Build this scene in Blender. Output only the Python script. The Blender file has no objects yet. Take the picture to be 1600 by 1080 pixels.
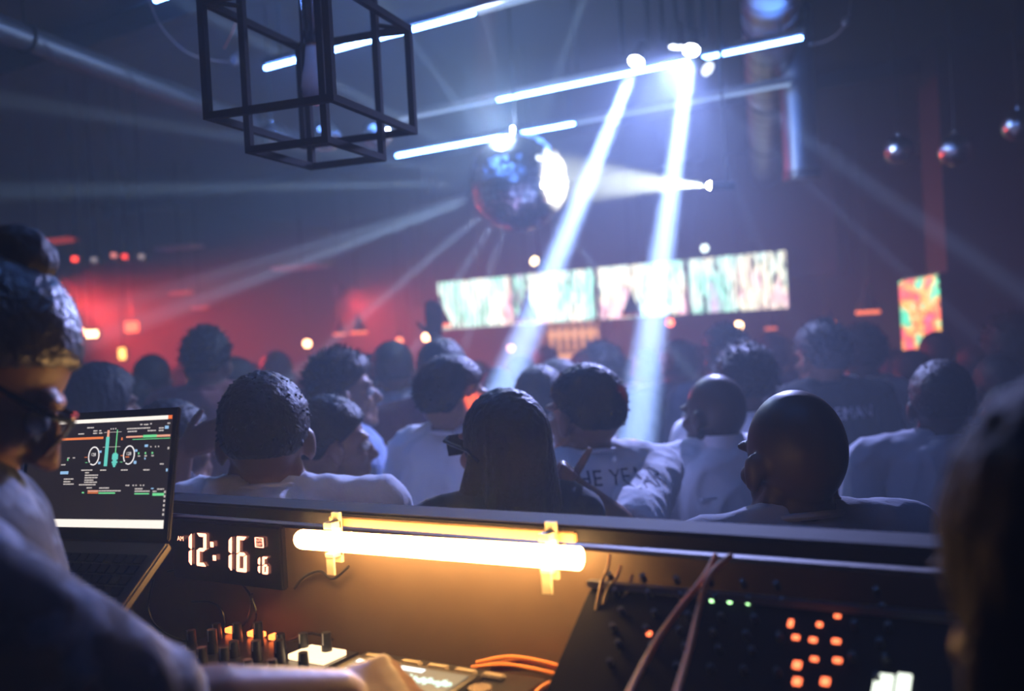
import bpy, bmesh, math, random
from mathutils import Vector, Matrix, noise
from mathutils.bvhtree import BVHTree
random.seed(7)
PI = math.pi
SC = bpy.context.scene
COL = SC.collection
# ------------------------------------------------------------------ camera
YAW, PITCH, ROLL, CAMZ, FPX = math.radians(32), math.radians(-.66), math.radians(3.2), 1.92, 1555.0
cF = Vector((-math.sin(YAW)*math.cos(PITCH), math.cos(YAW)*math.cos(PITCH), math.sin(PITCH)))
cR0 = Vector((math.cos(YAW), math.sin(YAW), 0)); cU0 = cR0.cross(cF)
cR = cR0*math.cos(ROLL) - cU0*math.sin(ROLL); cU = cR.cross(cF)
CP = Vector((0, 0, CAMZ))
cam = bpy.data.objects.new('camera', bpy.data.cameras.new('camera')); COL.objects.link(cam)
cam.matrix_world = Matrix(((cR.x, cU.x, -cF.x, 0), (cR.y, cU.y, -cF.y, 0), (cR.z, cU.z, -cF.z, CAMZ), (0, 0, 0, 1)))
cam.data.sensor_width = 36; cam.data.lens = 36*FPX/1600; cam.data.clip_start = .02
cam.data.dof.use_dof = True; cam.data.dof.focus_distance = 1.75; cam.data.dof.aperture_fstop = 2.2
SC.camera = cam
def ray(x, y): return cF + cR*((x-800)/FPX) + cU*((540-y)/FPX)
def at(x, y, d): return CP + ray(x, y)*d                 # point at a distance in metres along the view
def atz(x, y, z): r = ray(x, y); return CP + r*((z-CAMZ)/r.z)
def aty(x, y, Y): r = ray(x, y); return CP + r*(Y/r.y)
def atp(x, y, p, n): r = ray(x, y); return CP + r*((p-CP).dot(n)/r.dot(n))
# ------------------------------------------------------------------ exposure, haze, lights
SC.view_settings.view_transform = 'Standard'; SC.view_settings.look = 'None'
SC.view_settings.exposure = 0.12; SC.view_settings.gamma = 1; SC.view_settings.use_curve_mapping = False
SC.cycles.max_bounces = 5; SC.cycles.diffuse_bounces = 2; SC.cycles.glossy_bounces = 3; SC.cycles.sample_clamp_indirect = 6; SC.cycles.adaptive_threshold = .03; SC.cycles.caustics_reflective = False
W = bpy.data.worlds.new('club_air'); SC.world = W; W.use_nodes = True
nt = W.node_tree; bgn = nt.nodes['Background']; bgn.inputs[0].default_value = (.002, .004, .01, 1); bgn.inputs[1].default_value = .2
vs = nt.nodes.new('ShaderNodeVolumeScatter'); vs.inputs['Density'].default_value = .038; vs.inputs['Color'].default_value = (.72, .88, 1, 1)
vs.inputs['Anisotropy'].default_value = .25
nt.links.new(vs.outputs[0], nt.nodes['World Output'].inputs['Volume'])
def light(kind, loc, energy, color, target=None, **kw):
    l = bpy.data.lights.new(kind.lower()+'_light', kind); l.energy = energy; l.color = color
    for k, v in kw.items(): setattr(l, k, v)
    o = bpy.data.objects.new(kind.lower()+'_light', l); COL.objects.link(o); o.location = loc
    if target is not None: o.rotation_euler = (Vector(target)-Vector(loc)).to_track_quat('-Z', 'Y').to_euler()
    return o
CEIL = 3.75
# red wash lamps of the back left of the hall
RED_WASH = ((-9.0, 6.2, 2.45, 1050, -6.0, 7.0, 1.0), (-8.4, 9.6, 2.5, 850, -5.8, 8.6, 1.0), (-5.6, 11.6, 2.5, 120, -4.6, 9.2, 1.2), (-6.9, 4.6, 2.5, 850, -4.6, 5.4, 1.0))
for (x, y, z, e, tx, ty, tz) in RED_WASH:
    light('SPOT', (x, y, z), e, (1, .05, .04), (tx, ty, tz), spot_size=math.radians(84), spot_blend=1, shadow_soft_size=.12)
BK = 1.25
BEAM = (.42, .55, 1)

def beam(p, q, e, deg, rad=.03, col=BEAM, blend=.25):
    return light('SPOT', p, e*BK, col, q, spot_size=math.radians(deg), spot_blend=blend, shadow_soft_size=rad)
# ------------------------------------------------------------------ materials
_m = {}
def mat(name, col=(.5, .5, .5), rough=.6, metal=0, emit=None, es=0, bump=0, scale=30, vary=.12, coat=0, spec=.5, sheen=0):
    if name in _m: return _m[name]
    m = bpy.data.materials.new(name); m.use_nodes = True; t = m.node_tree; b = t.nodes['Principled BSDF']
    tc = t.nodes.new('ShaderNodeTexCoord'); n = t.nodes.new('ShaderNodeTexNoise'); n.inputs['Scale'].default_value = scale; n.inputs['Detail'].default_value = 4
    t.links.new(tc.outputs['Object'], n.inputs['Vector'])
    r = t.nodes.new('ShaderNodeMix'); r.data_type = 'RGBA'
    r.inputs[6].default_value = (*[c*(1-vary) for c in col], 1); r.inputs[7].default_value = (*[min(1, c*(1+vary)) for c in col], 1)
    t.links.new(n.outputs['Fac'], r.inputs[0]); t.links.new(r.outputs[2], b.inputs['Base Color'])
    b.inputs['Roughness'].default_value = rough; b.inputs['Metallic'].default_value = metal; b.inputs['Coat Weight'].default_value = coat
    b.inputs['Specular IOR Level'].default_value = spec; b.inputs['Sheen Weight'].default_value = sheen
    if emit: b.inputs['Emission Color'].default_value = (*emit, 1); b.inputs['Emission Strength'].default_value = es
    if bump:
        bp = t.nodes.new('ShaderNodeBump'); bp.inputs['Strength'].default_value = bump; bp.inputs['Distance'].default_value = .01
        t.links.new(n.outputs['Fac'], bp.inputs['Height']); t.links.new(bp.outputs[0], b.inputs['Normal'])
    _m[name] = m; return m
def emis(name, col, s): return mat(name, (.02, .02, .02), .5, 0, col, s)
def screen_mat(name, seed, sx, sz, strength, ramp, wscale=34, distort=9, dark=.08):
    m = bpy.data.materials.new(name); m.use_nodes = True; t = m.node_tree; b = t.nodes['Principled BSDF']
    b.inputs['Base Color'].default_value = (.01, .01, .01, 1); b.inputs['Roughness'].default_value = .3
    tc = t.nodes.new('ShaderNodeTexCoord'); mp = t.nodes.new('ShaderNodeMapping'); mp.inputs['Location'].default_value = (seed, seed*.7, seed*.3); mp.inputs['Scale'].default_value = (sx, 1, sz)
    t.links.new(tc.outputs['Object'], mp.inputs['Vector'])
    n = t.nodes.new('ShaderNodeTexNoise'); n.inputs['Scale'].default_value = 2.4; n.inputs['Detail'].default_value = 3
    t.links.new(mp.outputs[0], n.inputs['Vector'])
    cr = t.nodes.new('ShaderNodeValToRGB'); t.links.new(n.outputs['Fac'], cr.inputs[0])
    els = cr.color_ramp.elements
    while len(els) < len(ramp): els.new(.5)
    for e, (p, c) in zip(els, ramp): e.position = p; e.color = (*c, 1)
    w = t.nodes.new('ShaderNodeTexWave'); w.bands_direction = 'X'; w.inputs['Scale'].default_value = wscale/10; w.inputs['Distortion'].default_value = distort; w.inputs['Detail'].default_value = 3; w.inputs['Detail Scale'].default_value = 3.5
    t.links.new(mp.outputs[0], w.inputs['Vector'])
    g = t.nodes.new('ShaderNodeMapRange'); g.inputs[1].default_value = .05; g.inputs[2].default_value = .4; g.inputs[3].default_value = dark; g.inputs[4].default_value = 1
    t.links.new(w.outputs['Fac'], g.inputs[0])
    mu = t.nodes.new('ShaderNodeMix'); mu.data_type = 'RGBA'; mu.blend_type = 'MULTIPLY'; mu.inputs[0].default_value = 1
    t.links.new(cr.outputs[0], mu.inputs[6]); t.links.new(g.outputs[0], mu.inputs[7])
    t.links.new(mu.outputs[2], b.inputs['Emission Color']); b.inputs['Emission Strength'].default_value = strength
    return m
BLACK = mat('black_paint', (.012, .012, .014), .45, bump=.1)
BLKMET = mat('black_metal', (.008, .01, .014), .5, .3)
PLAST = mat('black_plastic', (.014, .014, .016), .32)
GALV = mat('galvanised_steel', (.3, .33, .38), .42, .9, bump=.15, scale=8)
CHROME = mat('chrome', (.8, .8, .82), .12, 1)
PINE = mat('pine_wood', (.35, .2, .09), .5, bump=.1, scale=14)
WHITEP = mat('white_plastic', (.7, .7, .7), .4)
# ------------------------------------------------------------------ mesh builder
class MB:
    def __init__(s): s.v = []; s.f = []
    def add(s, vs_, fs, M=None):
        o = len(s.v); s.v += [(M @ Vector(p) if M else Vector(p)) for p in vs_]; s.f += [tuple(i+o for i in f) for f in fs]; return s
    def box(s, c, d, M=None):
        x, y, z = d[0]/2, d[1]/2, d[2]/2
        P = [Vector((a*x, b*y, e*z))+Vector(c) for e in (-1, 1) for b in (-1, 1) for a in (-1, 1)]
        return s.add(P, [(0, 2, 3, 1), (4, 5, 7, 6), (0, 1, 5, 4), (2, 6, 7, 3), (0, 4, 6, 2), (1, 3, 7, 5)], M)
    def cyl(s, p, q, r0, r1=None, n=16, M=None):
        r1 = r0 if r1 is None else r1; p, q = Vector(p), Vector(q); R = (q-p).to_track_quat('Z', 'Y').to_matrix()
        P = [c + R @ Vector((r*math.cos(2*PI*i/n), r*math.sin(2*PI*i/n), 0)) for c, r in ((p, r0), (q, r1)) for i in range(n)]
        return s.add(P, [(i, (i+1) % n, n+(i+1) % n, n+i) for i in range(n)] + [tuple(range(n))[::-1], tuple(range(n, 2*n))], M)
    def ell(s, c, r, M=None, nu=20, nv=12):
        if not hasattr(r, '__len__'): r = (r, r, r)
        P = [Vector(c)+Vector((0, 0, r[2]))]
        for j in range(1, nv):
            a = PI*j/nv
            P += [Vector(c)+Vector((r[0]*math.sin(a)*math.cos(2*PI*i/nu), r[1]*math.sin(a)*math.sin(2*PI*i/nu), r[2]*math.cos(a))) for i in range(nu)]
        P.append(Vector(c)-Vector((0, 0, r[2]))); F = [(0, 1+i, 1+(i+1) % nu) for i in range(nu)]
        for j in range(nv-2): F += [(1+j*nu+i, 1+(j+1)*nu+i, 1+(j+1)*nu+(i+1) % nu, 1+j*nu+(i+1) % nu) for i in range(nu)]
        k = 1+(nv-2)*nu; F += [(k+i, len(P)-1, k+(i+1) % nu) for i in range(nu)]
        return s.add(P, F, M)
    def limb(s, p, q, r0, r1, M=None, n=14):
        s.cyl(p, q, r0, r1, n, M); s.ell(p, r0, M, n, 8); return s.ell(q, r1, M, n, 8)
    def loft(s, rings, n=24, M=None, pw=1.0):
        P = []
        for (c, rx, ry) in rings:
            for i in range(n):
                a = 2*PI*i/n; ca, sa = math.cos(a), math.sin(a)
                P.append(Vector(c)+Vector((rx*abs(ca)**pw*(1 if ca >= 0 else -1), ry*abs(sa)**pw*(1 if sa >= 0 else -1), 0)))
        F = [(j*n+i, j*n+(i+1) % n, (j+1)*n+(i+1) % n, (j+1)*n+i) for j in range(len(rings)-1) for i in range(n)]
        F += [tuple(range(n))[::-1], tuple(range((len(rings)-1)*n, len(rings)*n))]
        return s.add(P, F, M)
    def tube(s, pts, r, n=8, M=None, closed=False):
        pts = [Vector(p) for p in pts]; rings = []
        for i, p in enumerate(pts):
            a = pts[max(i-1, 0)]; b = pts[min(i+1, len(pts)-1)]; R = (b-a).to_track_quat('Z', 'Y').to_matrix()
            rings += [p + R @ Vector((r*math.cos(2*PI*k/n), r*math.sin(2*PI*k/n), 0)) for k in range(n)]
        F = [(j*n+i, j*n+(i+1) % n, (j+1)*n+(i+1) % n, (j+1)*n+i) for j in range(len(pts)-1) for i in range(n)]
        F += [tuple(range(n))[::-1], tuple(range((len(pts)-1)*n, len(pts)*n))]
        return s.add(rings, F, M)
    def mesh(s, name):
        me = bpy.data.meshes.new(name); me.from_pydata(s.v, [], s.f); me.validate(); return me
    def build(s, name, m, parent=None, smooth=40, loc=None, rot=None, bevel=0):
        me = s.mesh(name)
        bm = bmesh.new(); bm.from_mesh(me); bmesh.ops.recalc_face_normals(bm, faces=bm.faces)
        if bevel: bmesh.ops.bevel(bm, geom=bm.edges[:], offset=bevel, segments=2, affect='EDGES', clamp_overlap=True)
        bm.to_mesh(me); bm.free()
        if smooth:
            me.polygons.foreach_set('use_smooth', [True]*len(me.polygons)); me.set_sharp_from_angle(angle=math.radians(smooth))
        me.materials.append(m); o = bpy.data.objects.new(name, me); COL.objects.link(o)
        if parent: o.parent = parent
        if loc is not None: o.location = loc
        if rot is not None: o.rotation_euler = rot
        return o
    def remesh(s, name, m, parent, voxel, smooth=2, disp=None):
        me = s.mesh('tmp'); o = bpy.data.objects.new('tmp', me); COL.objects.link(o)
        md = o.modifiers.new('r', 'REMESH'); md.mode = 'VOXEL'; md.voxel_size = voxel; md.use_smooth_shade = True
        if smooth: sm = o.modifiers.new('s', 'SMOOTH'); sm.factor = .5; sm.iterations = smooth
        dg = bpy.context.evaluated_depsgraph_get(); dg.update()
        me2 = bpy.data.meshes.new_from_object(o.evaluated_get(dg)); bpy.data.objects.remove(o); bpy.data.meshes.remove(me)
        me2.name = name; me2.materials.clear(); me2.materials.append(m)
        if disp:
            nr = [v.normal.copy() for v in me2.vertices]
            for v, nn in zip(me2.vertices, nr): v.co += nn*disp(v.co)
        me2.polygons.foreach_set('use_smooth', [True]*len(me2.polygons))
        r = bpy.data.objects.new(name, me2); COL.objects.link(r); r.parent = parent
        return r
def tag(o, label, cat, group=None, kind=None):
    if label: o['label'] = label
    if cat: o['category'] = cat
    if group: o['group'] = group
    if kind: o['kind'] = kind
    return o
def empty(name, loc, label, cat, group=None, rz=0):
    o = bpy.data.objects.new(name, None); COL.objects.link(o); o.location = loc; o.rotation_euler = (0, 0, rz); o.empty_display_size = .05
    return tag(o, label, cat, group)
def copy_tree(o, loc=None, label=None):
    c = o.copy(); COL.objects.link(c)
    if loc is not None: c.location = loc
    if label: c['label'] = label
    for ch in list(o.children):
        d = ch.copy(); COL.objects.link(d); d.parent = c
        for g in list(ch.children):
            e = g.copy(); COL.objects.link(e); e.parent = d
    return c
def text_mesh(txt, size, res=2, ext=0.0, align='CENTER'):
    cu = bpy.data.curves.new('t', 'FONT'); cu.body = txt; cu.size = size; cu.extrude = ext; cu.align_x = align; cu.align_y = 'CENTER'; cu.resolution_u = res
    o = bpy.data.objects.new('t', cu); COL.objects.link(o); dg = bpy.context.evaluated_depsgraph_get(); dg.update()
    me = bpy.data.meshes.new_from_object(o.evaluated_get(dg)); bpy.data.objects.remove(o); return me
def struct(o): o['kind'] = 'structure'; return o
# ------------------------------------------------------------------ the room
XL, XR, YB, YF = -10.5, 4.2, 13.5, -1.6
FLOORM = mat('dark_floor', (.03, .03, .033), .35, bump=.1, scale=6)
WALLM = mat('dark_wall', (.02, .02, .028), .7, bump=.3, scale=12)
REDW = mat('brick_red_wall', (.035, .022, .022), .8, bump=.4, scale=16)
CEILM = mat('dark_ceiling', (.012, .015, .024), .8, bump=.4, scale=5)
cx, cy, wx, wy = (XL+XR)/2, (YB+YF)/2, XR-XL, YB-YF
struct(MB().box((cx, cy, -.05), (wx+.4, wy+.4, .1)).build('floor', FLOORM))
struct(MB().box((cx, cy, CEIL+.05), (wx+.4, wy+.4, .1)).build('ceiling', CEILM))
struct(MB().box((cx, YB+.1, CEIL/2), (wx+.4, .2, CEIL)).build('wall_back', REDW))
struct(MB().box((cx, YF-.1, CEIL/2), (wx+.4, .2, CEIL)).build('wall_front', WALLM))
struct(MB().box((XL-.1, cy, CEIL/2), (.2, wy, CEIL)).build('wall_left', REDW))
struct(MB().box((XR+.1, cy, CEIL/2), (.2, wy, CEIL)).build('wall_right', WALLM))
POD = .45
struct(MB().box((-.9, -.1, POD/2), (4.2, 2.76, POD)).build('floor_podium', FLOORM))
for i, y in enumerate((3.2, 7.4, 11.4)):                       # shallow ceiling beams
    struct(MB().box((cx, y+.35, CEIL-.06), (wx, .16, .12)).build('ceiling_beam', CEILM))
# ------------------------------------------------------------------ booth barrier
BY = 1.15
bar = empty('booth_barrier', (-.9, BY, POD), 'black painted wooden booth barrier between decks and dancing crowd', 'barrier')
MB().box((0, .02, .59), (3.6, .04, 1.18)).build('panel', mat('booth_panel', (.11, .07, .045), .6, bump=.15, scale=20), bar)
MB().box((0, .02, 1.205), (3.7, .075, .022)).build('top_cap', mat('cap_paint', (.012, .011, .014), .75, spec=.2, bump=.1), bar, bevel=.004)
c0 = aty(520, 812, BY-.012); c1 = aty(905, 838, BY-.012)
MB().box(((c0.x+c1.x)/2+.9, -.012, (c0.z+c1.z)/2-POD), (c1.x-c0.x, .02, .014)).build('batten', PINE, bar, bevel=.002)
# warm tube lamp on clips
tl = empty('tube_lamp', aty(690, 858, BY-.05), 'glowing warm yellow tube lamp clipped across the booth barrier', 'tube lamp')
a, b = aty(474, 843, BY-.05)-tl.location, aty(905, 873, BY-.05)-tl.location
WARM = emis('warm_tube_glow', (1, .56, .18), 42)
g = MB().cyl(a, b, .0145, n=24); g.ell(a, (.0145,)*3); g.build('glass_tube', WARM, tl)
for (x, y) in ((512, 846), (850, 868)):
    p = aty(x, y, BY-.05)-tl.location
    k = MB()
    k.box(p+Vector((0, .022, .002)), (.015, .006, .075)); k.box(p+Vector((0, .036, 0)), (.012, .026, .012))
    k.box(p+Vector((0, .012, .022)), (.015, .022, .010)); k.box(p+Vector((0, .012, -.022)), (.015, .022, .006)); k.box(p+Vector((0, .004, -.036)), (.014, .004, .030))
    k.build('clip', mat('clip_plastic', (.8, .7, .5), .4), tl)
# clock
ck = empty('digital_clock', aty(352, 865, BY-.005), 'black digital wall clock with glowing orange red digits', 'clock')
ck.rotation_euler = (0, math.radians(0), 0)
L0 = ck.location.copy()
SEG = emis('clock_digit_glow', (1, .33, .2), 4)
pt = lambda x, y: aty(x, y, BY-.022)-L0
tlc, brc = pt(262, 812), pt(440, 925)
MB().box(((tlc.x+brc.x)/2, -.006, (tlc.z+brc.z)/2), (brc.x-tlc.x, .014, tlc.z-brc.z)).build('case', mat('clock_case', (.012, .008, .008), .25), ck, bevel=.003)
def seg_digit(px, py, w, h, which, mb, th=.0042):
    """px,py top left in the picture on the clock face, w,h metres"""
    o = pt(px, py); sl = .09
    def P(x, z): return Vector((o.x+x+sl*(z+h), o.y, o.z+z))
    g_ = .0009; t = th
    def poly(pp):
        n = len(pp); mb.add([P(*q) for q in pp]+[P(*q)+Vector((0, .002, 0)) for q in pp], [tuple(range(n)), tuple(range(n, 2*n))[::-1]]+[(i, (i+1) % n, n+(i+1) % n, n+i) for i in range(n)])
    H = h/2
    S = dict(a=[(g_, 0), (w-g_, 0), (w-t-g_, -t), (t+g_, -t)], d=[(g_, -h), (w-g_, -h), (w-t-g_, -h+t), (t+g_, -h+t)],
             g=[(g_+t*.3, -H), (t+g_, -H+t/2), (w-t-g_, -H+t/2), (w-g_-t*.3, -H), (w-t-g_, -H-t/2), (t+g_, -H-t/2)],
             f=[(0, -g_), (t, -t-g_), (t, -H+t/2+g_), (0, -H+g_)], e=[(0, -h+g_), (t, -h+t+g_), (t, -H-t/2-g_), (0, -H-g_)],
             b=[(w, -g_), (w-t, -t-g_), (w-t, -H+t/2+g_), (w, -H+g_)], c=[(w, -h+g_), (w-t, -h+t+g_), (w-t, -H-t/2-g_), (w, -H-g_)])
    for c in which: poly(S[c])
for (px, py, w, h, wh) in ((290, 833, .0085, .055, 'bc'), (304, 833, .022, .0555, 'abged'), (352, 838, .0085, .057, 'bc'), (366, 838, .022, .058, 'afgedc')):
    d = MB(); seg_digit(px, py, w, h, wh, d, .0056); d.build('digit', SEG, ck, smooth=0)
for (px, py, w, h, wh) in ((400, 870, .005, .027, 'bc'), (408, 870, .0115, .028, 'afgedc')):
    d = MB(); seg_digit(px, py, w, h, wh, d, .0032); d.build('digit', SEG, ck, smooth=0)
d = MB()
for (px, py) in ((331, 851), (335, 872)): d.box(pt(px, py), (.006, .002, .0085))
d.build('colon', SEG, ck, smooth=0)
def put_text(txt, size, px, py, parent, name, m, depth=BY-.022):
    me = text_mesh(txt, size); me.materials.append(m); o = bpy.data.objects.new(name, me); COL.objects.link(o); o.parent = parent
    o.location = aty(px, py, depth-.001)-parent.location; o.rotation_euler = (PI/2, 0, 0); return o
put_text('AM', .0115, 282, 842, ck, 'lettering', SEG)
put_text('AUTO\nDST', .0062, 405, 848, ck, 'lettering', SEG)
fr = MB(); q = pt(405, 848)
for (dx, dz, w, h) in ((0, .0075, .017, .0009), (0, -.0075, .017, .0009), (-.0085, 0, .0009, .015), (.0085, 0, .0009, .015)): fr.box(q+Vector((dx, 0, dz)), (w, .002, h))
fr.build('indicator_frame', SEG, ck, smooth=0)
# ------------------------------------------------------------------ table and decks
TZ = 1.40
tb = empty('equipment_table', (-.75, .93, POD), 'black table carrying the mixer and media player along the barrier', 'table')
MB().box((0, 0, TZ-POD-.02), (2.7, .40, .04)).build('tabletop', BLACK, tb, bevel=.004)
for x in (-1.3, 1.3):
    for y in (-.17, .17): MB().box((x, y, (TZ-POD-.04)/2), (.05, .05, TZ-POD-.04)).build('leg', BLACK, tb)
# ---- laptop
hp = at(250, 854, 1.48)                                       # right end of the hinge
LW, LH, LD, BASET = .345, .203, .235, math.radians(38)
la = empty('laptop', hp+Vector((-LW/2, 0, 0)), 'open laptop showing dark mixing software with white bars', 'laptop', rz=math.radians(5))
la.rotation_euler = (0, math.radians(-1.5), math.radians(5))
M_ALU = mat('laptop_shell', (.16, .14, .13), .35, .7)
base = MB().box((0, -LD/2, -.009), (LW, LD, .014)).build('base', M_ALU, la, bevel=.003, rot=(BASET, 0, 0))
kb = MB()
for r in range(6):
    for c in range(15): kb.box((-LW/2+.03+c*.0203, -.035-r*.0195, -.001), (.0165, .0155, .003))
kb.build('keyboard', PLAST, base)
MB().box((0, -LD+.05, -.0015), (.1, .065, .0015)).build('trackpad', M_ALU, base)
RT = Matrix.Rotation(math.radians(-12), 4, 'X')               # leans back
lid = MB().box((0, .004, LH/2), (LW, .007, LH), RT).build('lid', PLAST, la, bevel=.002)
SCRX0, SCRX1, SCRZ0, SCRZ1 = -LW/2+.012, LW/2-.010, .018, LH-.012
MB().box(((SCRX0+SCRX1)/2, -.0006, (SCRZ0+SCRZ1)/2), (SCRX1-SCRX0, .001, SCRZ1-SCRZ0), RT).build('screen', emis('screen_dark', (.06, .045, .05), .28), lid, smooth=0)
SW, SH = SCRX1-SCRX0, SCRZ1-SCRZ0
def ui(name, col, s, items, parent=lid):
    """items in screen fractions from the top right corner of the laptop picture: pixels of the photo's laptop picture"""
    b_ = MB()
    for (x0, y0, x1, y1) in items: 
        X0 = SCRX1-(1190-x0)/1190*SW*.80; X1 = SCRX1-(1190-x1)/1190*SW*.80
        Z0 = SCRZ1-(y0-135)/(940-135)*SH; Z1 = SCRZ1-(y1-135)/(940-135)*SH
        b_.box(((X0+X1)/2, -.0014, (Z0+Z1)/2), (abs(X1-X0), .0006, abs(Z1-Z0)), RT)
    b_.build(name, emis(name+'_glow', col, s), parent, smooth=0)
ui('menu_bar', (1, .93, .84), 1.0, [(-250, 137, 1150, 165), (-250, 880, 1187, 938)])
ui('close_button', (1, .2, .05), .9, [(1152, 137, 1189, 163)])
ui('waveform_pattern', (1, .25, .07), .8, [(60, 272, 510, 289), (700, 284, 712, 303), (330, 420, 360, 424), (708, 414, 735, 420), (760, 425, 795, 432), (400, 684, 508, 691)])
ui('green_meter_pattern', (.2, .85, .35), .8, [(920, 272, 1055, 291), (815, 300, 1185, 304), (648, 225, 655, 400), (516, 684, 684, 694), (882, 690, 1024, 699), (1060, 690, 1170, 709), (884, 397, 893, 411), (950, 397, 961, 411), (1018, 397, 1030, 411), (146, 430, 156, 444), (346, 460, 368, 464), (708, 462, 730, 466), (340, 680, 360, 690)])
ui('teal_meter_pattern', (.15, .7, .6), .85, [(543, 275, 575, 492), (622, 405, 680, 445), (632, 396, 668, 460), (622, 458, 680, 470), (632, 470, 668, 486), (640, 486, 660, 500)])
ui('peach_meter_pattern', (1, .45, .3), .8, [(550, 225, 570, 275), (1055, 275, 1185, 290), (401, 668, 508, 680), (750, 276, 915, 288)])
ui('blue_button', (.35, .62, .95), .8, [(482, 375, 504, 392), (482, 458, 504, 476), (848, 375, 872, 392), (848, 458, 872, 480), (944, 342, 974, 360), (1128, 212, 1162, 234), (84, 524, 170, 546), (1172, 518, 1186, 538), (951, 436, 961, 450), (1042, 654, 1064, 662)])
txt = []
rnd = random.Random(3)
def words(x0, x1, y, h):
    x = x0
    while x < x1:
        w = rnd.uniform(8, 34); txt.append((x, y, min(x+w, x1), y+h)); x += w+6
for (x0, x1, y) in ((750, 980, 217), (760, 850, 238), (960, 1040, 238), (330, 400, 196), (880, 900, 190), (918, 960, 192), (980, 994, 188), (1150, 1175, 190), (400, 440, 222), (462, 482, 222), (400, 440, 240), (462, 494, 240), (1070, 1115, 222), (1070, 1115, 240), (310, 425, 514), (510, 570, 516), (725, 790, 518), (950, 1010, 520), (354, 392, 533), (354, 490, 552), (354, 488, 570), (354, 446, 588), (354, 486, 604), (300, 478, 622), (130, 235, 578), (130, 200, 598), (130, 240, 616), (385, 438, 645), (518, 618, 647), (516, 738, 668), (882, 956, 655), (882, 1028, 672), (1102, 1168, 658), (1060, 1095, 674), (785, 822, 630), (1108, 1142, 480), (240, 300, 240), (85, 130, 470), (856, 868, 630), (885, 895, 630), (930, 940, 630), (958, 970, 630)): words(x0, x1, y, 9)
for y in (365, 675, 705, 737, 768, 800, 832): txt.append((1171, y, 1184, y+16))
for x in (884, 950, 1018, 146, 205): txt.append((x, 420, x+22, 428))
for x in (1000, 1046, 1076): txt.append((x, 354, x+8, 364))
for x in (580, 603, 628): txt.append((x, 212, x+9, 222))
txt += [(516, 349, 545, 352), (578, 349, 695, 352), (516, 240, 548, 243), (575, 240, 695, 243)]
ui('lettering_pattern', (1, .9, .85), .55, txt)
dial = MB()
for cxp in (428, 792):
    for i in range(44):
        a0 = 2*PI*i/44
        if 3.9 < a0 < 4.15: continue
        X = cxp+54*math.cos(a0); Y = 414-66*math.sin(a0)
        XX = SCRX1-(1190-X)/1190*SW*.80; ZZ = SCRZ1-(Y-135)/805*SH
        dial.box((XX, -.0014, ZZ), (.0018, .0006, .0018), RT)
dial.build('deck_dials', emis('dial_glow', (1, .95, .95), .9), lid, smooth=0)
for cxp in (425, 790):
    me = text_mesh('128', .0075); me.materials.append(_m['dial_glow']); o = bpy.data.objects.new('tempo_digits', me); COL.objects.link(o); o.parent = lid
    p = RT @ Vector((SCRX1-(1190-cxp)/1190*SW*.80, -.0018, SCRZ1-(405-135)/805*SH)); o.location = p; o.rotation_euler = (PI/2-math.radians(12), 0, 0)
# laptop stand
st = empty('laptop_stand', (hp.x-LW/2, hp.y-.12, TZ), 'black metal laptop stand on the equipment table', 'laptop stand')
hz = hp.z-.018-TZ
RB = Matrix.Translation((0, .12, hz+.018)) @ Matrix.Rotation(math.radians(5), 4, 'Z') @ Matrix.Rotation(BASET, 4, 'X')
MB().box((0, -LD/2, -.021), (.26, LD*.8, .006), RB).build('tray', BLKMET, st, bevel=.001)
tc0 = RB @ Vector((0, -LD*.4, -.026))
MB().cyl((tc0.x, tc0.y, .004), tc0, .014, n=16).build('upright', BLKMET, st)
MB().box((0, 0, .004), (.26, .16, .008)).build('foot', BLKMET, st, bevel=.002)
# ---- media player (deck) on the table
GZ = 1.475
pl, pr_ = atz(562, 1012, GZ), atz(905, 1040, GZ)
dk = empty('media_player', ((pl.x+pr_.x)/2, 1.10, TZ), 'black media player deck with lit screen beside orange cables', 'media player')
DW, DD, DH = .31, .36, GZ-TZ
MB().box((0, -DD/2, DH/2), (DW, DD, DH-.004)).build('case', PLAST, dk, bevel=.006)
PADM = mat('pad_plastic', (.32, .27, .22), .5)
for x in (-.05, -.005, .04, .085): MB().box((x, -.03, DH+.001), (.033, .013, .006)).build('button', PADM, dk, bevel=.002)
for y in (-.03, -.055): MB().box((-.118, y, DH+.001), (.026, .013, .006)).build('button', PADM, dk, bevel=.002)
TL = Matrix.Translation((-.005, -.135, DH+.008)) @ Matrix.Rotation(math.radians(4), 4, 'X')
MB().box((0, 0, 0), (.205, .125, .014), TL).build('screen_housing', PLAST, dk, bevel=.003)
MB().box((0, 0, .0075), (.18, .10, .001), TL).build('screen', emis('deck_screen_base', (.1, .2, .2), .5), dk, smooth=0)
sc_ = MB()
for i in range(56): sc_.box((-.086+i*.0031, .018, .0085), (.0018, .004+.018*abs(math.sin(i*.9)*math.cos(i*.37)), .0006), TL)
for i in range(30): sc_.box((-.086+i*.0058, -.03, .0085), (.003, .004+.012*abs(math.sin(i*1.7)), .0006), TL)
sc_.build('waveform_pattern', emis('deck_wave', (.6, 1, .85), 1.6), dk, smooth=0)
MB().box((-.03, .042, .0085), (.11, .008, .0008), TL).build('title_bar', emis('deck_white', (.9, 1, 1), 2.2), dk, smooth=0)
jw = MB().cyl((0.0, -.27, DH), (0, -.27, DH+.014), .085, .082, 40).build('jog_wheel', PLAST, dk)
MB().cyl((.125, -.12, DH), (.125, -.12, DH+.02), .016, .014, 20).build('browse_knob', PLAST, dk)
MB().cyl((.125, -.12, DH+.018), (.125, -.12, DH+.022), .0145, .0145, 20).build('knob_ring', CHROME, dk)
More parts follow.
